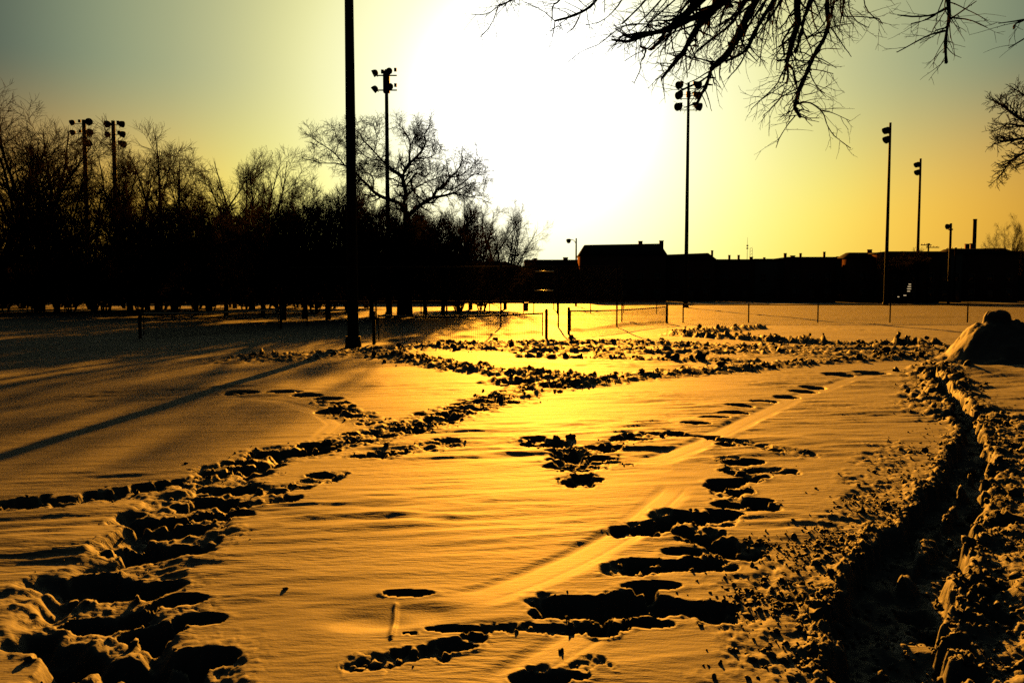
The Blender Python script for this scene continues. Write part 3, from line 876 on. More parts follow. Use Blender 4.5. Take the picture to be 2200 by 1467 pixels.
# the big gnarled tree, limb by limb
def gnarled():
    D = 55.
    def z(pts): return [(640 + x / 3.965, 230 + y / 3.965) for x, y in pts]
    k = 1 / 3.965
    base = at(869, 600, D)
    T = thing('gnarled_tree', 'big old bare tree with thick crooked limbs beside the light pole', 'tree', (base[0], D, 0), 0)
    t = Wood(5); c = Wood(6); rg = c.rg
    off = np.array([base[0], D, 0])
    g = at(867, 545, D)
    t.limb(np.array([(base[0], D, -.3), (base[0], D, 2.5), g, at(872, 507, D), at(874, 477, D), at(873, 455, D)]), [.58, .48, .39, .33, .28, .235])
    limbs = [
        ([(925,920),(905,820),(920,740),(905,660),(890,600),(910,540),(950,480),(1000,440),(1060,370),(1090,310),(1080,230),(1130,150)], (46,8), 3),
        ([(905,640),(885,580),(800,530),(720,460),(650,380),(560,290),(500,180)], (26,6), -4),
        ([(950,480),(950,400),(960,300),(920,220),(840,130)], (20,5), 5),
        ([(930,750),(980,710),(960,620),(1010,560),(1080,600),(1120,560)], (22,6), -5),
        ([(985,700),(1090,640),(1180,610),(1250,580)], (14,5), -6),
        ([(940,930),(1000,870),(1080,810),(1150,770),(1230,760),(1330,735),(1400,690),(1500,640)], (44,7), 2),
        ([(1150,770),(1180,700),(1240,690),(1290,600),(1350,560),(1400,470),(1395,370)], (28,6), 4),
        ([(1200,685),(1310,710),(1400,650),(1500,570),(1600,580)], (16,5), -3),
        ([(1080,810),(980,720),(960,660)], (18,8), -2),
        ([(1330,735),(1440,760),(1540,780)], (12,4), -4),
        ([(915,900),(870,820),(800,795),(720,770),(640,720),(590,660),(530,610),(480,540),(400,500),(330,480),(200,480),(100,450)], (38,5), 3),
        ([(640,720),(642,600),(600,560),(540,555)], (16,5), -4),
        ([(400,500),(320,400),(240,340),(150,290),(110,220)], (14,4), 4),
        ([(320,400),(360,280),(300,190)], (10,4), -3),
        ([(480,540),(470,380),(520,250),(470,140)], (12,4), 5),
        ([(900,1200),(800,1180),(680,1180),(600,1200),(530,1170),(470,1090),(400,1030)], (46,10), -5),
        ([(905,600),(820,560),(760,520),(650,500),(560,480)], (16,5), 6),
        ([(1000,440),(1080,440),(1160,420),(1200,340)], (14,4), -5),
        ([(1060,370),(1000,300),(1010,220),(1060,120)], (12,4), 6),
        ([(1290,600),(1380,590),(1480,520),(1530,400)], (12,4), -6),
        ([(720,460),(600,440),(500,350)], (12,4), 4),
        ([(650,380),(680,280),(640,130)], (10,4), -4),
    ]
    for pts, wid, dw in limbs:
        P, R = px_branch(c, z(pts), (wid[0] * k, wid[1] * k), D, dw * .55)
        Ln = np.linalg.norm(np.diff(P, axis=0), axis=1).sum()
        l1 = c.sprout(P, R, int(Ln * 2.9) + 5, .15, 1, 50, 1.5, .45, 6, .20, .03, .02, .5, .35)
        for a, b in l1:
            l2 = c.sprout(a, b, 7, .15, 1, 48, .75, .6, 5, .22, .02, .013, .28, .4)
            for e, f in l2:
                c.sprout(e, f, 4, .1, 1, 45, .38, .75, 3, .22, .01, .009, .16, .5)
    for w in (t, c):
        w.b = [(p - off, r) for p, r in w.b]
    link('trunk', t.mesh('trunk', M['bark']), T); link('crown', c.mesh('crown', M['bark']), T)
gnarled()

# the tree whose limb hangs over the courts: trunk stands outside the picture at the right
def overhanging():
    base = (8.4, 10.6)
    T = thing('overhanging_tree', 'bare tree with knotty twigs hanging in from the top', 'tree', (base[0], base[1], 0), 0)
    t = Wood(71); c = Wood(72)
    off = np.array([base[0], base[1], 0])
    t.limb([(8.4,10.6,-.3),(8.35,10.6,1.2),(8.3,10.5,3),(8.1,10.4,4.8),(7.4,10.1,6.1)], [.42,.34,.30,.27,.23])
    limb = np.array([(7.9,10.3,5.3),(6.8,9.9,6.3),(5.4,9.6,6.7),(4.0,9.4,6.5),(2.8,9.2,6.1),(1.6,9.1,5.8),(.6,9.0,5.5),(-.2,9.0,5.25)])
    c.limb(limb, np.linspace(.21, .03, len(limb)))
    c.limb([(8.1,10.4,4.8),(7.6,9.9,6.5),(7.2,9.5,8.2),(7.3,9.3,10)], [.2,.16,.12,.07])
    strokes = [
        ([(1560,-50),(1500,5),(1470,35),(1445,55),(1428,66),(1400,72),(1370,82),(1350,90),(1314,86)], (20,5), 0, 1),
        ([(1610,-50),(1556,0),(1530,24),(1490,38),(1450,58),(1428,66)], (22,10), .1, 0),
        ([(1428,66),(1425,80),(1412,95),(1400,107),(1390,106),(1375,100)], (12,5), 0, 0),
        ([(1388,108),(1384,122),(1376,135),(1376,150),(1362,180)], (5,2), 0, .6),
        ([(1412,70),(1375,72),(1345,77),(1322,62)], (8,3), .1, 1),
        ([(1390,76),(1350,82),(1340,74),(1330,84)], (9,4), -.1, .8),
        ([(1590,-40),(1545,8),(1520,32),(1500,55),(1490,72),(1478,92),(1470,112),(1455,128),(1440,146),(1428,162),(1421,169)], (20,6), -.3, 1),
        ([(1472,105),(1465,130),(1460,148),(1452,156)], (5,2), 0, .8),
        ([(1476,95),(1466,115),(1455,120)], (7,3), .1, .6),
        ([(1640,-50),(1600,10),(1570,55),(1530,85),(1500,106),(1487,128),(1480,150)], (9,3), .3, 1),
        ([(1660,-50),(1625,0),(1606,35),(1588,70),(1575,95),(1562,120),(1540,137),(1530,146),(1524,165),(1516,188),(1506,204),(1498,222),(1488,224)], (18,7), .2, .8),
        ([(1526,160),(1505,176),(1480,187),(1455,199)], (6,4), -.2, .6),
        ([(1565,92),(1572,100),(1578,92)], (8,8), 0, 3),
        ([(1535,145),(1524,132)], (8,4), 0, 1),
        ([(1700,-50),(1660,5),(1635,45),(1618,78),(1606,105),(1590,118),(1560,132)], (13,4), -.2, .8),
        ([(1606,106),(1598,125),(1585,146),(1563,170)], (4.5,2.5), .1, .6),
        ([(1680,-40),(1640,10),(1612,50),(1590,88),(1560,100)], (9,3), .4, 1),
        ([(1717,-50),(1712,20),(1715,50),(1705,80),(1697,110),(1690,135)], (16,9), .1, .8),
        ([(1690,135),(1704,150),(1708,170),(1712,190)], (7,5), 0, .8),
        ([(1689,138),(1685,162),(1681,178)], (7,5), .05, .6),
        ([(1692,142),(1694,165),(1690,180)], (6,6), -.05, .9),
        ([(1684,150),(1668,185),(1640,210),(1613,236)], (4,2), .2, .7),
        ([(1690,178),(1650,205),(1632,216)], (3.5,2.5), -.2, .6),
        ([(1688,185),(1675,215),(1650,240),(1640,248)], (3,2), -.1, .7),
        ([(1690,128),(1672,132),(1668,128)], (5,3), 0, 1),
        ([(1685,120),(1682,100),(1680,90),(1700,60),(1720,30)], (6,5), .3, .6),
        ([(1765,-50),(1742,5),(1726,42),(1722,72),(1714,98),(1709,112)], (12,8), -.3, .7),
        ([(1778,-50),(1777,20),(1780,58),(1770,85),(1754,112),(1744,132),(1734,156),(1724,178),(1716,196),(1711,215),(1707,230),(1714,243),(1719,251)], (12,8), -.1, 1),
        ([(1780,62),(1800,55),(1835,50)], (3.5,1.6), .2, .4),
        ([(1780,60),(1745,78),(1720,88)], (3.5,2), -.3, .4),
        ([(1752,116),(1770,104),(1806,106)], (3,1.8), .2, .2),
        ([(1748,125),(1725,112),(1700,112)], (3,1.8), .2, .3),
        ([(1744,132),(1700,130),(1694,133)], (3,2), .2, .2),
        ([(1745,131),(1765,132),(1782,142)], (2.6,1.5), .2, .2),
        ([(1738,148),(1765,152),(1790,159)], (2.6,1.5), -.2, .2),
        ([(1712,224),(1728,219),(1745,222),(1768,240),(1777,270),(1790,290),(1810,306),(1828,319)], (5,1.8), .3, .5),
        ([(1766,238),(1785,241),(1805,250),(1827,260)], (3,1.5), .1, .4),
        ([(1709,248),(1692,268),(1675,295),(1667,318)], (3,1.6), -.2, .4),
        ([(1722,252),(1740,254),(1760,254)], (2.6,1.6), .1, .3),
        ([(1720,185),(1745,178),(1775,210)], (2.6,1.4), .2, .5),
        ([(1725,205),(1750,200),(1776,187)], (2.6,1.4), -.2, .3),
        ([(1808,-40),(1806,30),(1812,36),(1850,36),(1888,40),(1897,53)], (4,1.8), .2, .5),
        ([(1850,-40),(1860,20),(1880,40),(1896,52)], (3,1.6), -.2, .5),
        ([(1830,-40),(1822,20),(1838,45),(1866,60)], (3.5,1.6), 0, .5),
        ([(1800,-40),(1790,20),(1782,60)], (5,3), 0, .8),
        ([(1740,-40),(1745,40),(1760,75),(1802,98)], (4,1.6), .3, .4),
        ([(2034,-60),(2037,0),(2040,38),(2033,72),(2031,100),(2033,136)], (11,6), .1, .8),
        ([(2038,15),(2005,34),(1965,37),(1928,33)], (6,2.5), .2, .3),
        ([(2010,32),(1985,45),(1957,52)], (5,2.5), -.2, .3),
        ([(2038,45),(2062,28),(2098,3)], (5,2), .2, .3),
        ([(2042,38),(2082,42),(2121,60)], (4,2), -.2, .3),
        ([(2031,67),(1995,76),(1960,95),(1927,113)], (5,2.5), .1, .1),
        ([(2034,60),(2010,66),(2008,70)], (4,2.5), .1, .2),
        ([(2260,30),(2190,45),(2145,51)], (6,2), .1, .3),
        ([(2200,44),(2180,52),(2177,63)], (5,4), 0, .5),
        ([(2240,60),(2200,84),(2167,104)], (4,2), .1, .2),
        ([(1135,-40),(1100,0),(1085,9),(1072,12)], (6,4), .1, 2),
        ([(1074,12),(1050,30),(1030,33),(1012,31)], (3,1.6), .2, .4),
        ([(1070,16),(1058,48),(1046,66),(1030,82)], (3,1.5), -.2, .6),
        ([(1310,-40),(1275,10),(1253,26),(1220,39),(1192,46)], (8,5), .1, .8),
        ([(1192,46),(1189,72),(1180,102)], (3,1.5), .1, .4),
        ([(1192,46),(1165,22),(1120,2)], (3,1.5), -.2, .5),
        ([(1247,32),(1233,60),(1218,72)], (4,2), .2, .5),
        ([(1230,-40),(1200,5),(1187,12),(1186,40)], (5,3), -.1, .7),
        ([(1350,-40),(1335,4),(1312,32),(1290,48),(1258,55)], (4,1.5), .2, .6),
        ([(1410,-40),(1388,2),(1357,32),(1336,52)], (6,3.5), -.2, .7),
        ([(1420,58),(1385,52),(1350,53),(1320,68),(1290,95),(1250,110),(1220,134)], (4,1.6), .3, .4),
        ([(1500,-40),(1480,10),(1450,30),(1440,28),(1400,25)], (4,2), .3, .8),
    ]
    for k in range(46):       # the thicket of thinner shoots between the traced branches
        x0 = c.rg.uniform(1440, 1830); y0 = c.rg.uniform(-45, -5)
        ln = c.rg.uniform(70, 210) * (1 if x0 < 1740 else .5); a = math.radians(c.rg.normal(122, 15) if x0 < 1740 else c.rg.normal(95, 18)); b = math.radians(c.rg.normal(0, 14))
        p = [(x0, y0)]
        for q in range(4):
            p.append((p[-1][0] + math.cos(a) * ln / 4, p[-1][1] + math.sin(a) * ln / 4)); a += b / 2 + c.rg.normal(0, .12)
        strokes.append((p, (c.rg.uniform(3, 6), 1.6), c.rg.uniform(-.5, .5), .5))
    for pts, wid, dw, tw in strokes:
        d = 9.1 + c.rg.uniform(-.5, .5) if pts[0][1] < 0 else 9.1
        P, R = px_branch(c, pts, wid, 9.1, dw)
        R *= 1 + .12 * c.rg.normal(0, 1, len(R))
        if pts[0][1] < 0:      # carry the branch up to the limb it grows from
            q = limb[np.argmin(np.linalg.norm(limb - P[0], axis=1))]
            mid = (P[0] * 1.6 + q) / 2.6 + (0, 0, .1)
            c.limb([q, mid, P[0]], [R[0] * 1.2, R[0] * 1.1, R[0]])
        Ln = np.linalg.norm(np.diff(P, axis=0), axis=1).sum()
        l1 = c.sprout(P, R, int(Ln * 15 * tw) + 1, .06, 1, 46, .40, .33, 8, .10, -.012, .0034, .06, .45)
        for a, b in l1:
            if c.rg.random() < .7:
                c.sprout(a, b, int(c.rg.integers(1, 4)), .25, 1, 40, .17, .8, 5, .12, 0, .0026, .03, .6)
            for j in range(2):       # buds and knuckles
                i = int(c.rg.integers(1, len(a) - 1)); p = a[i]
                c.grow(p, c.rg.normal(0, 1, 3), .012, b[i] * 1.5, 3, .05, 0, .6)
        for j in range(int(Ln * 5)):  # knuckles on the branch itself
            i = int(c.rg.integers(0, len(P) - 1)); f = c.rg.random()
            p = P[i] * (1 - f) + P[i + 1] * f
            c.grow(p, c.rg.normal(0, 1, 3), R[i] * c.rg.uniform(1.5, 2.6), R[i] * .6, 3, .1, 0, .5)
    for w in (t, c):
        w.b = [(p - off, r) for p, r in w.b]
    link('trunk', t.mesh('trunk', M['bark']), T); link('crown', c.mesh('crown', M['bark']), T)
overhanging()

# branch ends of a tree standing just outside the right edge
def edge_tree():
    base = (19.8, 25.)
    T = thing('edge_tree', 'bare tree whose budded branch ends reach in at the right edge', 'tree', (base[0], base[1], 0), 0)
    t = Wood(81); c = Wood(82); off = np.array([base[0], base[1], 0])
    t.limb([(19.8,25,-.3),(19.8,25,2),(19.7,25,4),(19.7,25,6.5),(19.6,25,9)], [.38,.32,.27,.2,.12])
    for pts, wid in [([(2440,330),(2300,300),(2200,262),(2170,240),(2146,222),(2132,214)], (10,2.2)), ([(2440,340),(2300,290),(2200,272),(2165,266),(2137,283)], (8,2)),
                     ([(2440,350),(2300,300),(2200,297),(2160,303),(2132,311)], (10,2.2)), ([(2440,300),(2300,290),(2200,328),(2172,345),(2156,368),(2142,386)], (8,2)),
                     ([(2440,280),(2300,210),(2200,205),(2178,190)], (8,2)), ([(2440,360),(2320,350),(2220,345),(2180,355)], (7,2))]:
        P, R = px_branch(c, pts, wid, 25., 0, n=14)
        Ln = np.linalg.norm(np.diff(P, axis=0), axis=1).sum()
        l1 = c.sprout(P, R, int(Ln * 7), .3, 1, 45, .55, .5, 6, .13, .03, .010, .15, .5)
        for a, b in l1:
            c.sprout(a, b, 5, .2, 1, 42, .22, .8, 4, .12, .03, .008, .08, .7)
    for w in (t, c):
        w.b = [(p - off, r) for p, r in w.b]
    link('trunk', t.mesh('trunk', M['bark']), T); link('crown', c.mesh('crown', M['bark']), T)
edge_tree()

# round dense crown on the right skyline
def round_tree():
    d = 132.
    p = at(1940, 516, d)
    T = thing('round_tree', 'dark dense round-topped tree above the right roofs', 'tree', (p[0], d, 0))
    t = Wood(91); c = Wood(92)
    t.grow((0, 0, -.3), (0, 0, 1), p[2] * .55, .32, 5, .03, 0, .6)
    for s in range(16):
        a = s * 2.4; e = .25 + .9 * c.rg.random()
        pts, rad = c.grow((0, 0, p[2] * .42), (math.cos(a), math.sin(a), e), p[2] * (.40 + .1 * c.rg.random()), .13, 7, .08, .02, .3)
        for q, r in c.sprout(pts, rad, 12, .2, 1, 55, 1.6, .5, 5, .14, .04, .03, .6, .4):
            for u, w in c.sprout(q, r, 6, .15, 1, 50, .9, .6, 4, .16, .04, .02, .35, .5):
                c.sprout(u, w, 4, .2, 1, 45, .45, .8, 3, .16, .04, .016, .2, .6)
    link('trunk', t.mesh('trunk', M['bark']), T); link('crown', c.mesh('crown', M['bark']), T)
round_tree()

# overgrown shrubs added to close the far side and shade the snow at the left
def shrub_mesh():
    t = Wood(191); c = Wood(192)
    H = 5.4
    for k in range(5):
        a = k * 1.26
        t.grow((.25 * math.cos(a), .25 * math.sin(a), -.2), (.3 * math.cos(a), .3 * math.sin(a), 1), 1.2, .09, 4, .05, 0, .7)
    for k in range(26):
        a = k * 2.4; sp = c.rg.uniform(.1, 1.5)
        pts, rad = c.grow((.3 * math.cos(a), .3 * math.sin(a), .5), (math.cos(a) * sp, math.sin(a) * sp, 1), H * c.rg.uniform(.7, .98), .05, 8, .07, .03, .3)
        for q, r in c.sprout(pts, rad, 11, .05, 1, 48, 1.5, .6, 5, .12, .03, .022, .4, .4):
            for u, w in c.sprout(q, r, 7, .05, 1, 48, .7, .7, 4, .14, .03, .018, .25, .5):
                c.sprout(u, w, 3, .1, 1, 45, .4, .8, 3, .14, .03, .015, .2, .6)
    return t.mesh('trunk', M['bark']), c.mesh('crown', M['bark'])
SHRUB = shrub_mesh()
ORD = ['first', 'second', 'third', 'fourth', 'fifth', 'sixth', 'seventh', 'eighth', 'ninth', 'tenth', 'eleventh', 'twelfth', 'thirteenth', 'fourteenth']
SPOTS = [(px, 64 + (i * 37 % 9) + (6 if i > 11 else 0), 'front') for i, px in enumerate((-60, 5, 75, 150, 225, 300, 375, 450, 525, 600, 675, 750, 985, 1035))]
SPOTS += [(px, 80 + (i * 29 % 12), 'back') for i, px in enumerate((-30, 45, 120, 195, 270, 345, 420, 495, 570, 640, 710, 790))]
for i, (px, d, rowname) in enumerate(SPOTS):
    p = at(px, (556 if rowname == 'front' else 530) + (i * 53 % 17), d)
    sh = thing('shrub', ORD[i % 14] + ' dark shrub from the left edge in the ' + rowname + ' row added to close off and shade the field', 'shrub', (p[0], d, 0), i * 1.3, 'added shade shrubs at the far side')
    sz = p[2] / 5.4
    sh.scale = (sz * 1.15, sz * 1.15, sz)
    link('trunk', SHRUB[0], sh); link('crown', SHRUB[1], sh)

# ------------------------------------------------------------------ houses on the far side
WIN = MB().box((-.55, -.06, -.8), (.55, .02, -.68)).box((-.55, -.06, .68), (.55, .02, .8)).box((-.55, -.06, -.68), (-.44, .02, .68)).box((.44, -.06, -.68), (.55, .02, .68)).box((-.44, -.04, -.04), (.44, .01, .04)).mesh('window', M['trim'])
PANE = MB().box((-.44, -.01, -.68), (.44, .015, .68)).mesh('pane', M['glass'])
DOOR = MB().box((-.5, -.05, 0), (.5, .03, 2.1)).mesh('door', M['door'])
KNOB = MB().tube([(.38, -.13, 1.0), (.38, -.05, 1.0)], .04, 6).mesh('handle', M['rail'])
def house(name, label, d, x0, x1, ridge_y, eave_y, kind='gable', wall='brick', deep=9., chims=(), rl=0., rr=0., floors=None, ridge_y2=None):
    """x0..x1 and heights are read at distance d; kind: gable (ridge along the street), hip, flat"""
    a = at(x0, eave_y, d); b = at(x1, eave_y, d); r = at(x0, ridge_y, d)[2]
    r2 = at(x0, ridge_y2, d)[2] if ridge_y2 else r
    W = b[0] - a[0]; e = a[2]; cx = (a[0] + b[0]) / 2
    T = thing(name, label, 'house', (cx, d, 0))
    hw = W / 2
    MB().box((-hw, 0, -.3), (hw, deep, e)).build('wall', M[wall], T)
    ov = .25
    if kind == 'flat':
        ro = MB().box((-hw - .12, -.12, e + .003), (hw + .12, deep + .12, r)).build('roof', M['roof'], T)
    else:
        il = rl * F and rl or 0.
        V = [(-hw-ov, -ov, e+.004), (hw+ov, -ov, e+.004), (hw+ov, deep+ov, e+.004), (-hw-ov, deep+ov, e+.004),
             (-hw-ov+rl, deep*.42, r), (hw+ov-rr, deep*.42, r2), (hw+ov-rr, deep*.58, r2), (-hw-ov+rl, deep*.58, r)]
        ro = MB().add(V, [(0,3,2,1),(0,1,5,4),(1,2,6,5),(2,3,7,6),(3,0,4,7),(4,5,6,7)]).build('roof', M['roof'], T)
    for (px, ty, w) in chims:
        p = at(px, ty, d + deep * .5)
        hwc = w / 2 / F * d
        cb = MB().box((p[0] - cx - hwc, deep * .5 - hwc, min(r, r2) - 1.4), (p[0] - cx + hwc, deep * .5 + hwc, p[2] - .12))
        cb.box((p[0] - cx - hwc * 1.2, deep * .5 - hwc * 1.2, p[2] - .12), (p[0] - cx + hwc * 1.2, deep * .5 + hwc * 1.2, p[2]))
        cb.build('chimney', M['brick'], ro)
    fl = floors or max(1, int((e - .3) / 2.9))
    n = max(2, int(W / 2.6))
    dn = n // 2
    for f in range(fl):
        for i in range(n):
            x = -hw + W * (i + .5) / n
            if f == 0 and i == dn:
                o = link('door', DOOR, T, (x, -.02, 0)); link('handle', KNOB, o)
                continue
            o = link('window', WIN, T, (x, -.02, 1.55 + f * 2.85))
            link('pane', PANE, o)
    return T
house('hip_roof_house', 'dark hip-roofed building under the big gnarled tree', 126, 765, 1012, 536, 572, 'hip', 'siding', 11, rl=5.2, rr=3.6)
house('row_house', 'long dark house hidden behind the hip-roofed building', 140, 770, 1006, 560, 575, 'gable', 'brick', 9, rl=.3, rr=.3)
house('row_house', 'low dark house left of the near pole with a boxy chimney', 138, 596, 778, 568, 580, 'gable', 'brick', 9, chims=[(684, 545, 42)], rl=.3, rr=.3)
house('row_house', 'dark house with wide roof behind the trees left of the near pole', 136, 430, 600, 533, 552, 'gable', 'stucco', 10, rl=.6, rr=.9)
house('row_house', 'small dark house behind the broad spiky tree', 142, 300, 440, 572, 586, 'gable', 'brick', 9, rl=.3, rr=.3)
house('row_house', 'dark house with a short ridge behind the lamp cluster trees', 138, 225, 312, 546, 562, 'gable', 'siding', 9, rl=.4, rr=.4)
house('row_house', 'dark low house behind the tallest trees near the left edge', 142, 48, 232, 574, 586, 'gable', 'stucco', 9, rl=.3, rr=.3)
house('row_house', 'dark low house cut by the left edge', 138, -140, 54, 568, 582, 'gable', 'brick', 9, rl=.3, rr=.3)
house('row_house', 'low house under the golden fanning tree', 150, 1000, 1134, 560, 578, 'gable', 'brick', 9, chims=[(1048, 556, 12)], rl=.3, rr=4.5)
house('flat_roof_house', 'long low building right below the brightest sky', 156, 1128, 1252, 558, 562, 'flat', 'brick', 11, chims=[(1150, 555, 8), (1215, 553, 10)])
house('big_house', 'largest house with tall steep roof right of the street lamp', 146, 1251, 1431, 523, 548, 'gable', 'brick', 11, chims=[(1376, 518, 8), (1421, 517, 8)], rl=1.1, rr=.5, ridge_y2=520)
house('row_house', 'house with a gently sloping roof joined to the largest house', 148, 1433, 1536, 545, 557, 'gable', 'brick', 10, chims=[(1530, 538, 4)], rl=.2, rr=.5, ridge_y2=541)
house('flat_roof_house', 'flat row building with two thin chimneys right of the lamp pole', 150, 1537, 1622, 557, 560, 'flat', 'brick', 10, chims=[(1567, 548, 4), (1587, 548, 4), (1614, 552, 6)])
house('flat_roof_house', 'flat row building between antenna and round-topped tree', 150, 1623, 1692, 556, 560, 'flat', 'stucco', 10, chims=[(1642, 553, 4)])
house('flat_roof_house', 'slightly taller row building with three chimneys', 148, 1693, 1797, 552, 557, 'flat', 'brick', 10, chims=[(1687, 544, 5), (1720, 544, 4), (1771, 541, 4), (1703, 549, 8)])
house('flat_roof_house', 'short row building beside the house with a slanted gable', 150, 1798, 1838, 555, 558, 'flat', 'stucco', 10, chims=[(1799, 551, 4)])
house('gable_house', 'house with slanted roof edge below the round-topped tree', 144, 1839, 1905, 540, 555, 'gable', 'brick', 10, chims=[(1866, 536, 4), (1871, 536, 4)], rl=.8, rr=.2)
house('flat_roof_house', 'dark building under the round-topped tree', 140, 1906, 2020, 540, 545, 'flat', 'brick', 9)
house('flat_roof_house', 'dark flat building between round-topped tree and smokestack', 142, 2021, 2068, 541, 545, 'flat', 'stucco', 9)
house('sloped_roof_house', 'dark building with rising roof line below the smokestack', 146, 2069, 2190, 532, 546, 'gable', 'brick', 11, chims=[(2078, 524, 7), (2088, 523, 5)], rl=.1, rr=.3, ridge_y2=530)
house('row_house', 'dark building cut by the right edge', 150, 2192, 2340, 536, 548, 'gable', 'siding', 10, rl=.3, rr=.3)

# glowing slits added for stair glints on the dark building under the round-topped tree
def stair_glints():
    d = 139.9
    T = thing('stair_glints', 'small glowing slits added in place of stair glints on the dark right facade', 'window', at(1952, 618, d))
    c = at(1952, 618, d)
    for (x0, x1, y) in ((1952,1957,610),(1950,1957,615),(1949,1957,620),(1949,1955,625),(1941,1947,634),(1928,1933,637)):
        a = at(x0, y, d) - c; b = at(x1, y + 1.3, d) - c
        MB().box((a[0], -.03, b[2]), (b[0], .02, a[2])).build('pane', M['lit'], T)  # glowing strip in place of one stair glint
    a = at(1924, 606, d) - c; b = at(1960, 641, d) - c
    fr = MB()
    fr.box((a[0], -.02, b[2]), (b[0], -.004, a[2]))
    fr.build('frame', M['steel'], T)
stair_glints()

# ------------------------------------------------------------------ street furniture on the skyline
def street_lamp():
    d = 100.
    p = at(1238, 512, d)
    T = thing('street_lamp', 'street lamp with a curved arm and bucket-shaped head before the bright sky', 'street lamp', (p[0], d, 0))
    MB().tube([(0, 0, -.2), (0, 0, p[2])], [.14, .09], 8).build('pole', M['steel'], T, True)
    z = p[2]
    MB().tube([(0, 0, z - .75), (-.15, 0, z - .45), (-.4, 0, z - .2), (-.75, 0, z - .15)], .045, 6).build('arm', M['steel'], T, True)
    MB().tube([(-.95, 0, z - .08), (-.95, 0, z - .22), (-.95, 0, z - .5), (-.95, 0, z - .62)], [.22, .33, .24, .12], 10).build('lamp_head', M['steel'], T, True)
street_lamp()
def siren_pole():
    d = 118.
    p = at(2043, 480, d)
    T = thing('siren_pole', 'pole with a round horn-like box near its top, left of the smokestack', 'pole', (p[0], d, 0))
    z = p[2]
    MB().tube([(0, 0, -.2), (0, 0, z)], [.2, .17], 8).build('pole', M['steel'], T, True)
    MB().tube([(.08, .1, z - .3), (-.25, 0, z - .42), (-.62, -.1, z - .5), (-.68, -.1, z - .5)], [.2, .3, .42, .36], 10).build('horn', M['steel'], T, True)
    MB().box((-.3, -.2, z - 1.0), (.24, .2, z - .8)).build('bracket', M['steel'], T)
siren_pole()
def stack():
    d = 152.
    p = at(2108, 469, d)
    T = thing('smokestack', 'plain straight smokestack rising behind the right roofs', 'smokestack', (p[0], d + 2, 0))
    MB().tube([(0, 0, -.2), (0, 0, p[2])], [.38, .34], 14).build('stack', M['steel'], T, True)
    MB().tube([(0, 0, p[2] - .2), (0, 0, p[2] + .02)], [.38, .38], 14).build('rim', M['steel'], T, True)
    MB().tube([(-.3, -.3, p[2] - 5), (-1.1, -.3, p[2] - 6.3)], .08, 5).build('guy_strut', M['steel'], T)
stack()
def antenna(px, ty, d, label, lattice):
    p = at(px, ty, d); b = at(px, 557, d)
    T = thing('antenna', label, 'antenna', (p[0], d, 0), 0, 'roof antennas')
    if lattice:
        w = .22
        for s in (-1, 1):
            MB().tube([(s * w, 0, b[2] - 2), (s * w, 0, p[2])], .035, 4).build('rail', M['steel'], T)
        z = b[2] - 1
        while z < p[2]:
            MB().tube([(-w, 0, z), (w, 0, z + .3)], .025, 4).build('rung', M['steel'], T); z += .6
    else:
        MB().tube([(0, 0, b[2] - 2), (0, 0, p[2])], [.07, .02], 5).build('mast', M['steel'], T)
        for dy, w in ((.38, .25), (.5, .18)):
            z = b[2] + (p[2] - b[2]) * (1 - dy)
            MB().box((-.16, -.1, z - .12), (.16, .1, z + .12)).build('dipole', M['steel'], T)
antenna(1606, 510, 152, 'thin whip antenna on the flat row roofs', False)
antenna(1614, 533, 153, 'short lattice mast next to the whip antenna', True)
def utility(px, ty, d, label, arms):
    p = at(px, ty, d)
    T = thing('utility_pole', label, 'utility pole', (p[0], d, 0), 0, 'utility poles on the right skyline')
    MB().tube([(0, 0, -.2), (0, 0, p[2])], [.2, .13], 8).build('pole', M['bark'], T, True)
    for dz, x0, x1 in arms:
        MB().box((x0, -.06, p[2] - dz), (x1, .06, p[2] - dz + .14)).build('crossarm', M['bark'], T)
        for i in range(4):
            x = x0 + (x1 - x0) * (i + .3) / 4
            MB().tube([(x, 0, p[2] - dz + .14), (x, 0, p[2] - dz + .36)], .06, 6).build('insulator', M['plastic'], T)
utility(1995, 523, 136, 'utility pole with two long crossarms beside the round-topped tree', ((.35, -1.3, .5), (.75, -.4, 1.8)))
utility(2053, 532, 138, 'lower utility pole with crossarm between siren pole and smokestack', ((.3, -1.6, 1.5),))

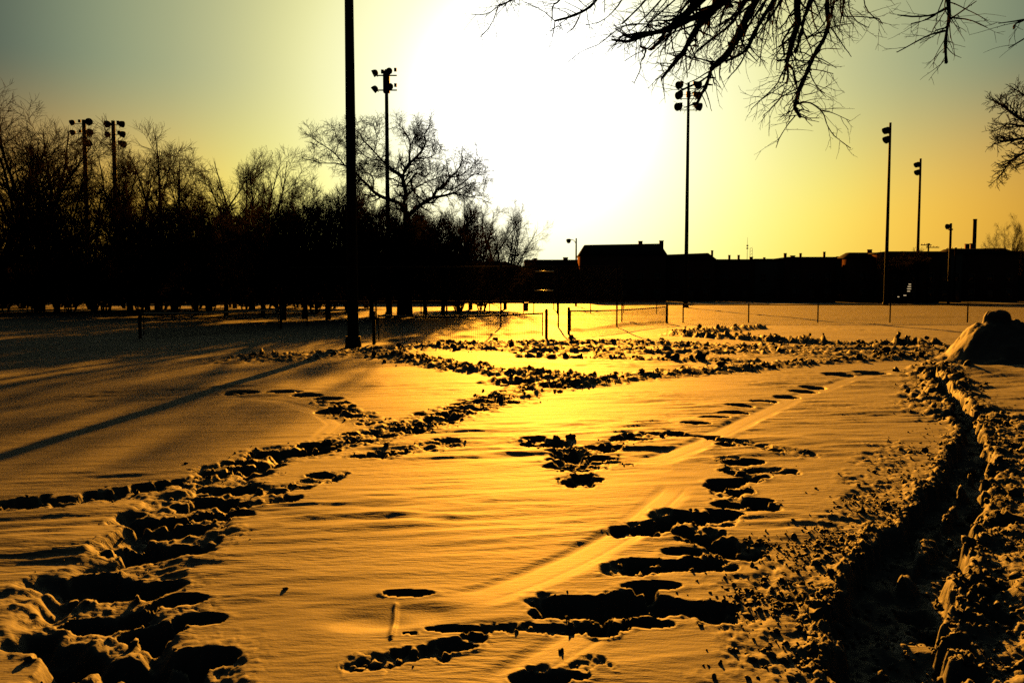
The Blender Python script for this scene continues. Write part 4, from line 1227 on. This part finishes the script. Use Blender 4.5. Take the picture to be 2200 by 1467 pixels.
# ------------------------------------------------------------------ chain-link fences
def fence(name, label, A, B, H, posts, mesh_px, rail=True, pr=.035, wr=.004, group='chain-link fences', bury=0.):
    A = np.array(A, float); B = np.array(B, float)
    Ln = np.linalg.norm(B - A); u = (B - A) / Ln
    rz = math.atan2(u[1], u[0])
    T = thing(name, label, 'fence', (A[0], A[1], 0), rz, group)
    pm = MB().tube([(0, 0, -.3), (0, 0, H + .04)], pr, 8).tube([(0, 0, H + .04), (0, 0, H + .09)], [pr * 1.25, pr * .5], 8).mesh('post', M['wire'], True)
    for s in posts:
        link('post', pm, T, (s, 0, 0))
    if rail:
        MB().tube([(0, 0, H), (Ln, 0, H)], pr * .75, 8).build('top_rail', M['steel'], T, True)
    z0, z1 = .02 - bury, H - .02
    h = z1 - z0
    s = np.arange(-h, Ln + h, mesh_px)
    P = []
    for sg in (1, -1):
        for a in s:
            xa, xb = a, a + h * sg
            za, zb = z0, z1
            # clip to the panel
            def cl(x, z):
                return x, z
            lo, hi = 0., 1.
            dx = xb - xa
            t0, t1 = (0 - xa) / dx, (Ln - xa) / dx
            if t0 > t1: t0, t1 = t1, t0
            lo, hi = max(lo, t0), min(hi, t1)
            if hi - lo < .02: continue
            P.append([(xa + dx * lo, .03 * sg * .3, za + h * lo), (xa + dx * hi, .03 * sg * .3, za + h * hi)])
    P = np.array(P)
    V, q, t = tubes(P, np.full((len(P), 2), wr), 3)
    link('mesh_fabric', mesh_from('mesh_fabric', V, [q], M['wire']), T)
    return T
def fx(px, d): return (px - CX) / F * d
# low fence on the right: post x read from the photograph
A, B = np.array([fx(1336, 42.6), 42.6]), np.array([fx(2420, 41.5), 41.5])
L_ = np.linalg.norm(B - A)
fence('low_fence', 'low chain-link fence crossing the bright snow on the right', A, B, .99,
      [0] + [fx(p, 42.2) - A[0] for p in (1470, 1610, 1757, 1909, 2071, 2236)], .105, wr=.007)
A, B = np.array([fx(620, 38.5), 38.5]), np.array([fx(1338, 36.4), 36.4])
fence('tall_fence', 'tall chain-link court fence behind the gap between the nets', A, B, 2.82,
      [fx(p, 36.7) - A[0] for p in (640, 800, 960, 1080, 1205, 1330)], .15, wr=.0018, pr=.04)
A, B = np.array([-38., 58.]), np.array([fx(1436, 62), 62.])
fence('far_fence', 'far low chain-link fence in the shade behind the courts', A, B, 1.0, list(np.arange(0, np.linalg.norm(B - A), 2.6)), .11, wr=.005)

# ------------------------------------------------------------------ tennis nets
def net(label, a, b, H=.96, left_post=True, sag=.06, drop=.0, pr=.055):
    A = np.array([fx(a[0], a[1]), a[1]]); B = np.array([fx(b[0], b[1]), b[1]])
    Ln = np.linalg.norm(B - A); u = (B - A) / Ln
    T = thing('tennis_net', label, 'net', (A[0], A[1], 0), math.atan2(u[1], u[0]), 'tennis nets')
    pm = MB().tube([(0, 0, -.3), (0, 0, H + .06)], pr, 10).tube([(0, 0, H + .06), (0, 0, H + .10)], [pr * 1.05, pr * .6], 10).mesh('post', M['steel'], True)
    link('post', pm, T, (0, 0, 0)); link('post', pm, T, (Ln, 0, 0))
    MB().box((-.02, -.09, H - .28), (.02, -.055, H - .10)).build('winder', M['steel'], T)
    g = .16
    xs = np.linspace(g, Ln - g, 60)
    top = lambda x: H - .02 - sag * np.sin(np.pi * x / Ln)
    bot = lambda x: .03 + .10 * np.exp(-np.minimum(x - g, Ln - g - x) / .35)
    # headband
    V = []
    for x in xs:
        z = top(x)
        V += [(x, -.012, z), (x, .012, z), (x, .012, z - .06), (x, -.012, z - .06)]
    f = []
    for i in range(len(xs) - 1):
        o = i * 4
        for k in range(4): f.append((o + k, o + (k + 1) % 4, o + 4 + (k + 1) % 4, o + 4 + k))
    MB().add(V, f).build('headband', M['band'], T)
    P = []
    for x in np.arange(g, Ln - g, .07):
        P.append([(x, 0, bot(x)), (x, 0, (bot(x) + top(x)) / 2), (x, 0, top(x) - .06)])
    P = np.array(P)
    Vv, q, t = tubes(P, np.full(P.shape[:2], .0045), 3)
    mb = MB().add(Vv, q)
    Q = []
    for k in range(13):
        t_ = k / 13
        Q.append([(x, 0, bot(x) + (top(x) - .06 - bot(x)) * t_) for x in np.linspace(g, Ln - g, 40)])
    Q = np.array(Q)
    Vv, q, t = tubes(Q, np.full(Q.shape[:2], .005), 3)
    mb.add(Vv, q).build('netting', M['cord'], T)
    for x in (g, Ln - g):
        MB().tube([(x, 0, bot(x)), (x, 0, top(x))], .02, 5).build('side_band', M['cord'], T)
    for (x0, x1) in ((0, g), (Ln, Ln - g)):
        MB().tube([(x0, 0, H), (x1, 0, top(x1))], .01, 5).tube([(x0, 0, .12), (x1, 0, bot(x1))], .008, 5).build('tie_cord', M['cord'], T)
    return T
net('left tennis net with its right post at the gap between the courts', (803, 24.4), (1174, 27.6))
net('right tennis net running from the gap toward the low fence', (1222, 31.0), (1433, 41.0))
net('tennis net deep in the shade at the left beyond the near pole', (300, 27.5), (603, 34.5))

# ------------------------------------------------------------------ small things behind the courts
def bar_frame():
    d = 74.
    a, b = at(1147, 582, d), at(1190, 582, d)
    T = thing('bar_frame', 'two-post metal frame with glinting crossbars behind the courts', 'frame', (a[0], d, 0))
    W = b[0] - a[0]
    for x in (0, W):
        MB().tube([(x, 0, -.3), (x, 0, a[2])], .05, 8).build('post', M['steel'], T, True)
    for y in (583, 624):
        z = at(1147, y, d)[2]
        MB().tube([(0, 0, z), (W, 0, z)], .05, 8).build('crossbar', M['rail'], T, True)
bar_frame()
def bin_():
    p = at(1130, 651, 72.)
    T = thing('litter_bin', 'small dark litter bin on the snow behind the left net', 'bin', (p[0], 72, 0))
    MB().tube([(0, 0, -.05), (0, 0, .75)], [.2, .24], 12).build('body', M['plastic'], T, True)
    MB().tube([(0, 0, .7), (0, 0, .76)], [.265, .265], 12).build('rim', M['plastic'], T, True)
bin_()
print('objects', len(bpy.data.objects), 'tris', sum(len(m.loops) - 2 * len(m.polygons) for m in bpy.data.meshes))
